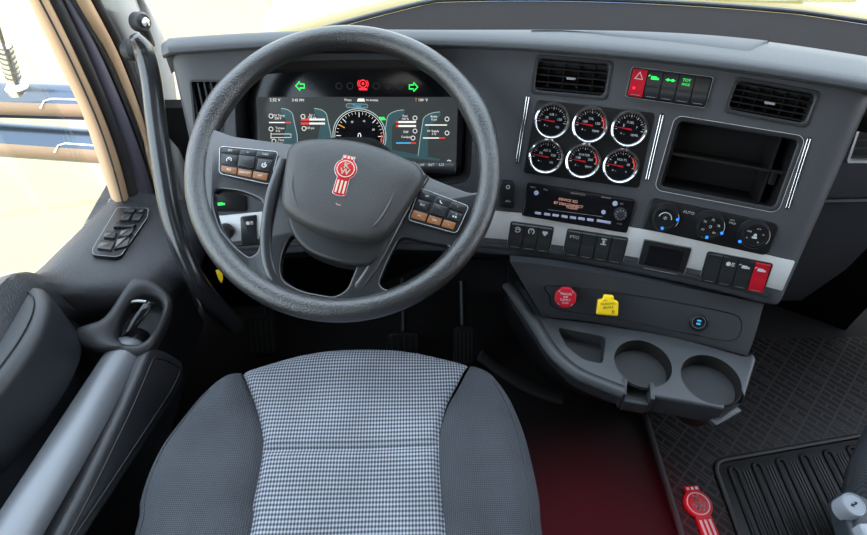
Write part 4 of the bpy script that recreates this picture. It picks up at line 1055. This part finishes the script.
# passenger seat corner and its control console
t = thing('passenger_seat', 'dark passenger seat edge at the right side of the floor mat', 'seat', loc(1.0, .25, .2))
TI = t.matrix_world.inverted()
q = qc([hz(*p, .33) for p in ((895, 392), (880, 425), (872, 455), (874, 480), (886, 500), (940, 540))], 6, False)
b = MB(); b.T = TI.copy(); b.use('bolster'); R = []
ctr = Vector((q[0].x+.30, .2, 0))
for z, k in ((.20, .06), (.22, .02), (.26, 0), (.30, 0), (.33, .02), (.345, .07), (.35, .15), (.355, .4)):
    R.append([Vector((p.x+(ctr.x-p.x)*k, p.y+(ctr.y-p.y)*k, z)) for p in q]+[Vector((ctr.x+.2, q[-1].y, z)), Vector((ctr.x+.2, q[0].y+.02, z))])
b.rings(R); b.build('cushion', parent=t)
b = MB(); b.T = TI.copy(); b.use('black').box(q[0].x+.1, q[0].x+.5, -.1, .3, 0, .22, .03); b.build('seat_base', parent=t)
sc0 = [hz(*p, .44) for p in ((840, 492), (852, 488), (876, 500), (900, 520), (900, 600), (862, 570))]
t = thing('seat_controls', 'dark seat control box with a pale grey round knob at bottom right corner', 'seat controls', loc(sc0[0].x, sc0[0].y, .0))
TI = t.matrix_world.inverted()
b = MB(); b.T = TI.copy(); b.use('carbon').prism(roundpoly([Vector((p.x, p.y)) for p in sc0], .015), .405, .44, .010, 4); b.build('housing', parent=t)
b = MB(); b.T = TI.copy(); b.use('black').box(sc0[0].x+.08, sc0[0].x+.14, sc0[3].y-.05, sc0[3].y+.02, .0, .41, .01); b.build('post', parent=t)
kp_ = hz(852, 505, .45)
kf = Frame(Vector((kp_.x, kp_.y, .437)), (1, .2, 0), (-.12, -.12, 1)); r = .0145
b = MB().use('knobgrey'); b.rings([[Vector((rr_*math.cos(2*math.pi*k/40)*.9, rr_*math.sin(2*math.pi*k/40)*1.05, z)) for k in range(40)] for rr_, z in ((r, -.01), (r, .018), (r*.95, .0215), (r*.88, .0225), (r*.84, .0215))])
o = b.build('knob', parent=t, Mx=TI @ kf.M, label='pale grey round knob with black double arrow')
b = MB().use('black'); z = .0218; b.T = Matrix.Scale(.62, 4, (1, 0, 0)) @ Matrix.Scale(.62, 4, (0, 1, 0))
b.flat([Vector(v) for v in ((-.009, 0), (-.002, .005), (-.002, -.005))], z).flat([Vector(v) for v in ((.009, .002), (.002, .006), (.002, -.002))], z).flat(rrect(.008, .003, .0005, 0, .0005), z)
b.build('icon', parent=o)
b = MB(); b.T = TI.copy(); c = hz(868, 530, .455); b.use('knobgrey').prism(rrect(.036, .03, .005, c.x+.010, c.y-.006), .438, .455, .004); b.build('lever', parent=t, label='pale grey rectangular lever')

# ================================================================ PEDALS AND FOOTWELL
def pedal(px, py, y, w, h, label, tilt=.6):
    c = hy(px, py, y); f = Frame(c, (1, 0, 0), (0, -math.cos(tilt), math.sin(tilt)))
    t = thing('pedal', label, 'pedal', f.M)
    MB().use('rubber').prism(rrect(w, h, w*.22), -.006, .006, .004, 3, True).build('pad', parent=t)
    b = MB().use('dark')
    for k in range(5): x = -w*.36+w*.18*k; b.box(x-.0018, x+.0018, -h*.38, h*.38, .0055, .008)
    b.build('tread', parent=t)
    b = MB().use('black').tube([Vector((0, 0, -.005)), Vector((0, .05, -.04)), Vector((0, .14, -.06))], .008, 8); b.build('arm', parent=t)
pedal(404, 342, .80, .08, .05, 'wide black brake pedal just above the seat front')
pedal(464, 346, .78, .05, .10, 'tall black accelerator pedal beside the brake pedal')
t = pedal(262, 336, .83, .07, .10, 'black foot rest pedal at the left of the footwell')
b = MB().use('void'); R = []
for k in range(41):
    bb = BL+.4+42*k/40; r_ = rad(.782)+deckd(bb)-.004
    R.append([pr(bb, r_, .742), pr(bb, r_+.02, .742), pr(bb, r_+.10, 0), pr(bb, r_+.07, 0)])
b.rings(R); o = b.build('wall_front'); o['kind'] = 'structure'
# yellow tag hanging under the dash
f = Frame(hy(220, 276, .70), (1, 0, .15), (0, -.8, .6))
o = MB().use('yellow').prism(roundpoly([Vector(v) for v in ((-.006, .012), (.007, .012), (.004, -.006), (.0, -.014), (-.004, -.004))], .002), -.0006, .0006, .0003).build('warning_tag', Mx=f.M)
tag(o, 'small yellow tag hanging below the dash beside the door', 'tag')
# ================================================================ DOOR, PILLARS, CAB SHELL
XD = -.45
door = thing('door_1', 'driver side door with dark moulded armrest and silver pull rail', 'door', loc(-.4, .5, 0), kind='structure')
DJ = door.matrix_world.inverted()
def WD(): b = MB(); b.T = DJ.copy(); return b
# window sill line from front to back (on the glass plane)
sill = [hx(x, y, XD) for x, y in ((122, 196), (116, 203), (98, 222), (75, 245), (45, 272), (0, 283))]
sill = [Vector((XD, .86, sill[0].z))]+sill+[Vector((XD, .30, .60)), Vector((XD, -.6, .62))]
sill = qc(sill, 6, False)
# door inner panel: ledge rolls from the sill inwards then drops
inn = [hz(*q, zz) for q, zz in (((215, 205), .40), ((206, 235), .43), ((190, 268), .45), ((165, 290), .46), ((130, 302), .47), ((85, 306), .49), ((40, 300), .52), ((-40, 300), .54))]
inn = [Vector((inn[0].x, .93, .38))]+inn+[Vector((XD+.06, -.6, .56))]
inn = qc(inn, 8, False)
def arcp(P, n):
    L = [0]
    for a, c in zip(P, P[1:]): L.append(L[-1]+(c-a).length)
    o = []
    for k in range(n+1):
        s_ = L[-1]*k/n
        for j in range(len(P)-1):
            if s_ <= L[j+1]+1e-9: o.append(P[j].lerp(P[j+1], (s_-L[j])/max(1e-9, L[j+1]-L[j]))); break
    return o
# pair points of equal depth in the cab
def atYl(P, y):
    for a, c in zip(P, P[1:]):
        if (a.y-y)*(c.y-y) <= 0 and abs(a.y-c.y) > 1e-9: return a.lerp(c, (y-a.y)/(c.y-a.y))
    return P[0] if y > P[0].y else P[-1]
b = WD().use('door'); R = []
for k in range(81):
    y = .90-(.90+.6)*(k/80)**1.3; S = atYl(sill, y).copy(); I = atYl(inn, y).copy(); S.y = I.y = y; S.x = XD
    if I.x < XD+.03: I.x = XD+.03
    if I.z > S.z-.02: I.z = S.z-.02
    def mp(t, dz): q = S.lerp(I, t); return Vector((q.x, y, q.z+dz))
    R.append([Vector((XD-.03, y, S.z-.01)), Vector((XD-.006, y, S.z-.002)), mp(.04, .002), mp(.15, .004), mp(.5, .012), mp(.8, .014), mp(.93, .010), Vector((I.x, y, I.z-.004)), Vector((I.x+.002, y, I.z-.02)), Vector((I.x-.012, y, I.z-.045)), Vector((max(XD+.035, I.x-.07), y, I.z-.10)), Vector((XD+.03, y, I.z-.2)), Vector((XD+.03, y, .05)), Vector((XD-.03, y, .05))])
b.rings(R); ipan = b.build('inner_panel', parent=door, sharp=60)
# window switches
fs_ = Surf(ipan).frame(122, 234, (10, 0), .002)
P = [(117, 209), (149, 210), (148, 219), (122, 257), (116, 259), (93, 257), (92, 251)]
b = MB(); b.T = DJ @ fs_.M; b.use('black').prism(roundpoly(fs_.poly(P), .006), -.02, .004, .002); sp = b.build('window_switch_panel', parent=door, label='black plate of window and mirror switches')
for q, m in (([(101, 243), (116, 245), (112, 254), (97, 252)], 'button'), ([(117, 243), (132, 238), (128, 250), (114, 253)], 'button'), ([(106, 234), (118, 235), (115, 242), (103, 241)], 'button'), ([(121, 234), (136, 230), (131, 239), (118, 241)], 'button'), ([(117, 225), (137, 227), (134, 231), (113, 231)], 'black'), ([(123, 217), (133, 217), (129, 224), (119, 224)], 'dark'), ([(134, 217), (144, 217), (140, 224), (131, 224)], 'dark'), ([(126, 211), (137, 211), (134, 216), (123, 216)], 'dark'), ([(138, 211), (146, 212), (143, 216), (136, 216)], 'button')):
    b = MB(); b.T = DJ @ fs_.M; b.use(m).prism(inset(roundpoly(fs_.poly(q), .002), .0006), .003, .0085, .002); b.build('rocker_switch', parent=sp)
b = MB(); b.T = DJ @ fs_.M; b.use('grey').line(inset(roundpoly(fs_.poly(P), .006), .0008), .0008, .0042, True); b.build('marking', parent=sp)
# armrest pad behind
ap = [hz(*p, .57) for p in ((-60, 262), (0, 279), (30, 283), (46, 290), (50, 306), (42, 330), (22, 362), (-10, 400), (-60, 430))]
b = WD().use('armpad'); pp = qc([Vector((p.x, p.y)) for p in ap], 5)
b.prism(pp, .47, .575, .016, 5); b.build('armrest', parent=door, sharp=60)
q = [Vector((v.x, v.y, .5765)) for v in inset(pp, .018)]; b = WD().use('black').tube(q, .0012, 6, True); b.build('stitching', parent=door)
# recess frame round the latch
bz = Frame(hz(140, 325, .46), (.85, .5, 0), (.35, -.25, .9))
o_ = [(128, 283), (141, 277), (160, 286), (172, 300), (169, 318), (150, 352), (128, 358), (112, 352), (90, 350), (76, 340), (78, 328), (104, 318)]
b = MB(); b.T = DJ @ bz.M; po = qc(bz.poly(o_), 4)
i_ = qc(bz.poly([(134, 300), (150, 296), (162, 304), (160, 318), (146, 342), (130, 345), (118, 338), (122, 318)]), 4)
N = 48
def rs(P, n):
    L = [0]; Q = P+[P[0]]
    for a, c in zip(Q, Q[1:]): L.append(L[-1]+(c-a).length)
    o = []
    for k in range(n):
        s = L[-1]*k/n; j = max(i for i in range(len(P)) if L[i] <= s+1e-9); o.append(Q[j].lerp(Q[j+1], (s-L[j])/max(1e-9, L[j+1]-L[j])))
    return o
po, i_ = rs(po, N), rs(i_, N)
b.use('dark').rings([[Vector((*p, -.03)) for p in po], [Vector((*p, .0)) for p in po], [Vector((*(p.lerp(q, .12)), .007)) for p, q in zip(po, i_)], [Vector((*(p.lerp(q, .5)), .010)) for p, q in zip(po, i_)], [Vector((*(p.lerp(q, .88)), .006)) for p, q in zip(po, i_)], [Vector((*q, -.002)) for q in i_], [Vector((*q, -.035)) for q in i_]], False, True)
lb = b.build('latch_surround', parent=door, sharp=60)
pl = [Vector((*bz.loc(x, y), h)) for x, y, h in ((128, 332, .0), (137, 322, .008), (147, 310, .012), (151, 304, .006))]
b = MB(); b.T = DJ @ bz.M; b.use('gloss').tube(qc(pl, 5, False), .0075, 12, flat=.45); b.build('latch_lever', parent=lb, label='glossy door release lever')
pl = [Vector((*bz.loc(x, y), h)) for x, y, h in ((122, 303, -.004), (136, 301, .0), (148, 302, .0))]
b = MB(); b.T = DJ @ bz.M; b.use('silver').tube(qc(pl, 5, False), .0022, 8); b.build('latch_edge', parent=lb)
# silver pull rail
A = hx(127, 352, -.345); B_ = hx(8, 545, -.350); d = (B_-A)
pts = [A-d*.02, A, A+d*.3, A+d*.7, B_, B_+d*.25]
b = WD().use('bar').tube(qc(pts, 6, False), .029, 28, up=(0, 0, 1), flat=.86); rail = b.build('pull_rail', parent=door, label='long satin silver grab rail', sharp=60)
b = WD().use('gloss').tube([A-d*.13+Vector((.006, 0, .004)), A-d*.05+Vector((.002, 0, 0)), A+d*.0], [.017, .0235, .0265], 20, flat=.86); b.build('rail_collar', parent=rail, label='glossy black end collar')
# map pocket slab
P0 = [hx(x, y, -.30) for x, y in ((153, 346), (166, 350), (184, 361), (186, 376), (176, 398), (130, 470), (88, 535), (60, 575), (25, 575), (60, 505), (120, 400))]
fp_ = Frame(P0[0], (0, 1, 0), (1, 0, .25)); pq = [fp_.loc(x, y) for x, y in ((150, 347), (166, 350), (184, 361), (186, 376), (176, 398), (130, 470), (88, 535), (60, 575), (36, 575), (82, 490), (126, 402))]
b = MB(); b.T = DJ @ fp_.M; pp = roundpoly(pq, .02); b.use('door').prism(pp, -.03, 0, .008, 4); pk_ = b.build('map_pocket', parent=door, sharp=50)
b = MB(); b.T = DJ @ fp_.M; b.use('black').tube([Vector((*p, .0)) for p in inset(pp, .016)], .0013, 6, True); b.build('stitching', parent=pk_)

# window glass and frame
gl = [Vector((XD, .865, sill[0].z)), Vector((XD, .865, .62)), Vector((XD, .86, .85)), Vector((XD, .80, 1.45)), Vector((XD, .2, 1.5)), Vector((XD, -.55, 1.5)), Vector((XD, -.6, .62))]
b = MB().use('pane'); b.rings([[Vector((XD+dx, p.y, p.z)) for p in gl[:1]+gl[1:]+[s for s in sill[::-1]][1:-1]] for dx in (-.022, -.018)]); o = b.build('window_1'); o['kind'] = 'structure'
def strip(name, m, pts, w, th, kind='structure', parent=None):
    b = MB().use(m)
    if parent: b.T = parent.matrix_world.inverted()
    b.tube(qc(pts, 8, False), w, 12, up=(1, 0, 0), flat=th); o = b.build(name, parent=parent, sharp=60)
    if kind: o['kind'] = kind
    return o
def hxl(L_, x): return [hx(a, c, x) for a, c in L_]
E1 = [(22, -30), (41, 0), (66, 55), (93, 115), (111, 165), (121, 200)]
E2 = [(30, -30), (50, 0), (77, 55), (103, 115), (120, 160), (130, 200)]
b = MB()
def ribbon(name, m, la, lb_, xa, xb, th=.012, kind='structure', lab=None):
    """band between two pixel-traced edges lying on planes x=xa and x=xb, given real thickness"""
    A = qc([hx(*p, xa) for p in la], 8, False); B = qc([hx(*p, xb) for p in lb_], 8, False); R = []
    for a, c in zip(A, B):
        t = (c-a).normalized(); n = Vector((0, 0, 1)).cross(t).normalized()
        if n.y > 0: n = -n
        m_ = (a+c)/2+n*th*.35; R.append([a-n*-.0, a.lerp(m_, .5)+n*th*.15, m_, c.lerp(m_, .5)+n*th*.15, c, c-n*th, a-n*th])
    b = MB().use(m); b.rings(R); o = b.build(name, sharp=60); o['kind'] = kind
    return o
YS = (-30, 0, 55, 115, 160, 203)
EC = [((18, 33, 60, 88, 104, 117), -.452), ((33, 49, 76, 103, 119, 130), -.438), ((46, 62, 88, 113, 129, 141), -.430), ((55, 72, 101, 127, 144, 158), -.420), ((62, 76, 107, 133, 149, 161), -.412), ((75, 91, 119, 142, 153, 164), -.402), ((86, 101, 129, 149, 159, 169), -.392), ((118, 137, 152, 164, 173, 184), -.372), ((122, 143, 169, 178, 186, 196), -.366)]
for k, m in enumerate(('tan', 'seal', 'mauve', 'seal', 'tan', 'seal', 'pillar', 'pillar')):
    (xa_, pa), (xb_, pb) = EC[k], EC[k+1]
    ribbon('trim_%d' % (k+1), m, list(zip(xa_, YS)), list(zip(xb_, YS)), pa, pb, .02 if k < 6 else .03)
b = MB().use('seal').tube(qc([hx(*p, -.438) for p in zip((25, 40, 68, 95, 111, 123), YS)], 8, False), .0018, 8); o = b.build('trim_11'); o['kind'] = 'structure'
b = MB().use('void').box(-.46, -.24, .99, 1.02, .0, .60); o = b.build('trim_12'); o['kind'] = 'structure'  # added black panel that blocks a light leak beside the dash
# grab handle on the pillar
hp = [hx(px_, py_, xx_) for px_, py_, xx_ in ((134, 36, -.315), (144, 52, -.31), (151, 80, -.305), (156, 120, -.30), (163, 170, -.29), (171, 215, -.28), (184, 255, -.265), (203, 290, -.25), (235, 325, -.24))]
t = thing('grab_handle', 'curved black grab handle mounted on the windshield pillar', 'grab handle', Matrix.Translation(hp[0]))
gi = t.matrix_world.inverted(); b = MB(); b.T = gi; b.use('leather').tube(qc(hp, 8, False), [.010]+[.0175]*70, 18, up=(1, 0, 0)) if False else None
Q = qc(hp, 8, False); b.use('spoke').tube(Q, [min(.0165, .008+.0012*i) for i in range(len(Q))], 18, up=(1, 0, 0)); b.build('grip', parent=t, m='spoke', sharp=80)
c = hx(133, 50, -.34); b = MB(); b.T = gi @ Frame(c, (0, 1, 0), (1, -.5, .2)).M; b.use('dark').lathe([(.017, -.01), (.017, .006), (.012, .012)], 24); b.build('mount', parent=t)
c = hx(141, 22, -.335); b = MB(); b.T = gi @ Frame(c, (0, 1, 0), (1, -.6, .2)).M; b.use('dark').lathe([(.016, -.01), (.016, .004), (.013, .008)], 24).use('chrome').lathe([(.008, .008), (.008, .013), (.005, .014)], 6); b.build('bolt', parent=t)
c2_ = [hx(*p, -.335) for p in ((141, 24), (146, 34), (150, 46))]; b = MB(); b.T = gi; b.use('dark').tube(qc(c2_, 5, False), .009, 12); b.build('bracket', parent=t)

# windscreen glass: base arc beyond the deck, leaning back over the driver
b = MB().use('pane'); R = []
for k in range(31):
    bb = BL-.2+41*k/30; p = pr(bb, rad(.782)+deckd(bb)+.006, .755); top = pr(bb, rad(.782)-.18, 1.55)
    n = Vector((0, .004, .002)); R.append([p, top, top+n, p+n])
b.rings(R); o = b.build('window_2'); o['kind'] = 'structure'
b = MB().use('dark'); R = []
for k in range(41):
    bb = BL+40*k/40; c = pr(bb, rad(.782)+deckd(bb)+.008, .758); R.append([c+Vector((0, .006*math.cos(a), .004*math.sin(a))) for a in [2*math.pi*j/8 for j in range(8)]])
b.rings(R); o = b.build('trim_9', m='dark'); o['kind'] = 'structure'
# roof, back wall, right wall, all behind and above the camera
b = MB().use('headliner').box(-.5, 2.1, -1.4, .62, 1.75, 1.8); o = b.build('ceiling'); o['kind'] = 'structure'
b = MB().use('headliner').box(-.5, 2.1, -1.42, -1.38, 0, 1.75); o = b.build('wall_back'); o['kind'] = 'structure'
b = MB().use('headliner').box(-.52, -.48, -1.4, -.6, 0, 1.75).box(-.52, -.48, -.6, .6, 1.5, 1.75); o = b.build('wall_left'); o['kind'] = 'structure'
b = MB().use('headliner').box(2.06, 2.1, -1.4, -.6, 0, 1.75).box(2.06, 2.1, -.6, .6, 1.5, 1.75).use('door').box(2.06, 2.1, -.6, 1.1, 0, .7); o = b.build('wall_right'); o['kind'] = 'structure'
b = MB().use('door').box(-.54, -.47, -1.4, 1.0, -.1, .42); o = b.build('trim_10'); o['kind'] = 'structure'

# ================================================================ OUTSIDE
b = MB().use('sand').box(-60, 60, -40, 80, -1.5, -1.35); o = b.build('ground'); o['kind'] = 'structure'
def arm(yp, top, bot, y, label, knob):
    A0, A1 = hy(-60, yp(-60), y), hy(150, yp(150), y)
    t = thing('mirror_arm', label, 'mirror arm', Matrix.Translation(A0), 'mirror arms outside the door window'); ti = t.matrix_world.inverted()
    d = (A1-A0).normalized(); f = Frame(A0, d, (0, -.6, .8)); L_ = (A1-A0).length; b = MB(); b.T = ti @ f.M; hh = (top+bot)
    pr_ = [(hh*.5*math.sin(math.radians(q_)), -.012+.030*max(0, math.cos(math.radians(q_)))**.8) for q_ in range(-90, 91, 12)]+[(hh*.5, -.03), (-hh*.5, -.03)]
    b.use('arm').rings([[Vector((x, yy, zz)) for yy, zz in pr_] for x in (0, L_)]); b.build('tube', parent=t, sharp=50)
    b = MB(); b.T = ti @ f.M; b.use('arm_refl').rings([[Vector((x, q_.x, q_.y)) for q_ in [Vector((yy, zz+.0012)) for yy, zz in pr_ if yy < -hh*.2 and zz > -.013]+[Vector((-hh*.2, .0)), Vector((-hh*.5, -.012))]] for x in (0, L_)]); b.build('underside', parent=t, label='tan sand reflection coloured onto the lower face')
    b = MB(); b.T = ti @ f.M; x = (f.loc(knob, yp(knob))).x; b.use('chrome').line([(x, -hh*.42), (x+.006, -hh*.2), (x+.02, -hh*.12), (x+.2, -hh*.12)], .003, .0185); b.build('seam', parent=t)
    return t, f
t1, f1 = arm(lambda x: 98+.05*x, .035, .035, 1.12, 'upper blue-grey mirror arm with painted-on tan reflection outside the window, carrying the antenna', 47)
t2, f2_ = arm(lambda x: 139+.10*x, .036, .036, 1.10, 'lower blue-grey mirror arm with painted-on tan reflection outside the window', 61)
c = hy(15, 83, 1.12)
t = thing('antenna', 'chrome spring antenna standing on the upper mirror arm', 'antenna', Matrix.Translation(c))
MB().use('chrome').lathe([(.024, -.02), (.024, -.008), (.018, -.002), (.010, .004), (.010, .01)], 24).build('base', parent=t, m='dark')
b = MB().use('chrome')
top = hy(4, 46, 1.12)-c; n_ = top.normalized()
b.tube([n_*.0, n_*.03, top], [.012, .014, .012], 12); sp_ = b.build('spring', parent=t)
b = MB().use('dark')
for k in range(7):
    q = n_*(.015+.011*k); a = n_.orthogonal().normalized(); c_ = n_.cross(a); b.tube([q+a*(.0135*math.cos(x_))+c_*(.0135*math.sin(x_)) for x_ in [2*math.pi*j/14 for j in range(14)]], .0014, 6, True)
b.build('coil', parent=sp_)
b = MB().use('dark').tube([top, top+n_*.5], .0035, 8); b.build('rod', parent=t)
# hood seen over the dash
hd = thing('hood', 'pale yellow truck hood outside the windshield with a dark blue rear edge', 'hood', loc(.5, 1.3, .7))
hi = hd.matrix_world.inverted(); b = MB(); b.T = hi; b.use('hood')
def hoodp(u, v):
    bb = -5+40*u; return pr(bb, rad(.782)+deckd(bb)+.035+1.5*v, .742-.02*abs(u-.4)-.03*v-.08*v*v)
b.grid(hoodp, 40, 16); o = b.build('hood_panel', parent=hd); md = o.modifiers.new('s', 'SOLIDIFY'); md.thickness = .02
b = MB(); b.T = hi; b.use('hoodedge').tube([hoodp(k/40, 0)+Vector((0, -.004, -.002)) for k in range(41)], .006, 8); b.build('rear_edge', parent=hd)
# wiper and cowl
w0_, w1_ = hy(650, 1, 1.14), hy(800, 8, 1.13)
t = thing('windshield_wiper', 'thin black wiper arm lying at the base of the windshield', 'wiper', Matrix.Translation(w0_)); wi = t.matrix_world.inverted()
w0_.z += .03; w1_.z += .03
b = MB(); b.T = wi; b.use('black').tube([w0_, (w0_+w1_)/2+Vector((0, 0, .012)), w1_], .006, 8); b.build('arm', parent=t)
b = MB(); b.T = wi; b.use('seal').tube([w0_+Vector((.0, .02, .0)), w1_+Vector((.12, .02, -.006))], .004, 8); b.build('blade', parent=t)

# ================================================================ LIGHT
w = bpy.data.worlds.new('World'); SC.world = w; w.use_nodes = True; nt = w.node_tree; bg = nt.nodes['Background']
tc = nt.nodes.new('ShaderNodeTexCoord'); sx = nt.nodes.new('ShaderNodeSeparateXYZ'); nt.links.new(tc.outputs['Generated'], sx.inputs[0])
cr = nt.nodes.new('ShaderNodeValToRGB'); nt.links.new(sx.outputs['Z'], cr.inputs['Fac'])
cr.color_ramp.elements[0].position = 0; cr.color_ramp.elements[0].color = (1, .95, .86, 1)
cr.color_ramp.elements[1].position = .55; cr.color_ramp.elements[1].color = (.74, .85, 1, 1)
e_ = cr.color_ramp.elements.new(.08); e_.color = (.9, .95, 1, 1)
nt.links.new(cr.outputs['Color'], bg.inputs['Color']); bg.inputs['Strength'].default_value = 4.2
sd = bpy.data.lights.new('sun', 'SUN'); sd.energy = 4; sd.angle = math.radians(1.5); sd.color = (1, .93, .82)
so = bpy.data.objects.new('sun', sd); COL.objects.link(so); so.rotation_euler = (math.radians(40), math.radians(0), 0)
def arealight(name, p, tgt, size, power, col=(1, 1, 1)):
    l = bpy.data.lights.new(name, 'AREA'); l.size = size; l.energy = power; l.color = col
    o = bpy.data.objects.new(name, l); COL.objects.link(o); o.location = p; o.rotation_euler = (Vector(tgt)-Vector(p)).to_track_quat('-Z', 'Y').to_euler(); return o
arealight('added_fill', (.45, -.35, 1.73), (.4, .3, .4), .5, 1.2, (1, .97, .93))  # added weak fill below the roof, stands for no known lamp
l = bpy.data.lights.new('footwell_lamp', 'SPOT'); l.energy = 11; l.color = (1, .02, .10); l.spot_size = math.radians(80); l.spot_blend = 1; l.shadow_soft_size = .02
o = bpy.data.objects.new('footwell_lamp', l); COL.objects.link(o); pp = hz(598, 560, 0); o.location = (pp.x+.0, pp.y-.02, .40); o.rotation_euler = (0, 0, 0)
vs_ = SC.view_settings; vs_.view_transform = 'Standard'; vs_.look = 'None'; vs_.gamma = 1; vs_.use_curve_mapping = False; vs_.exposure = .42
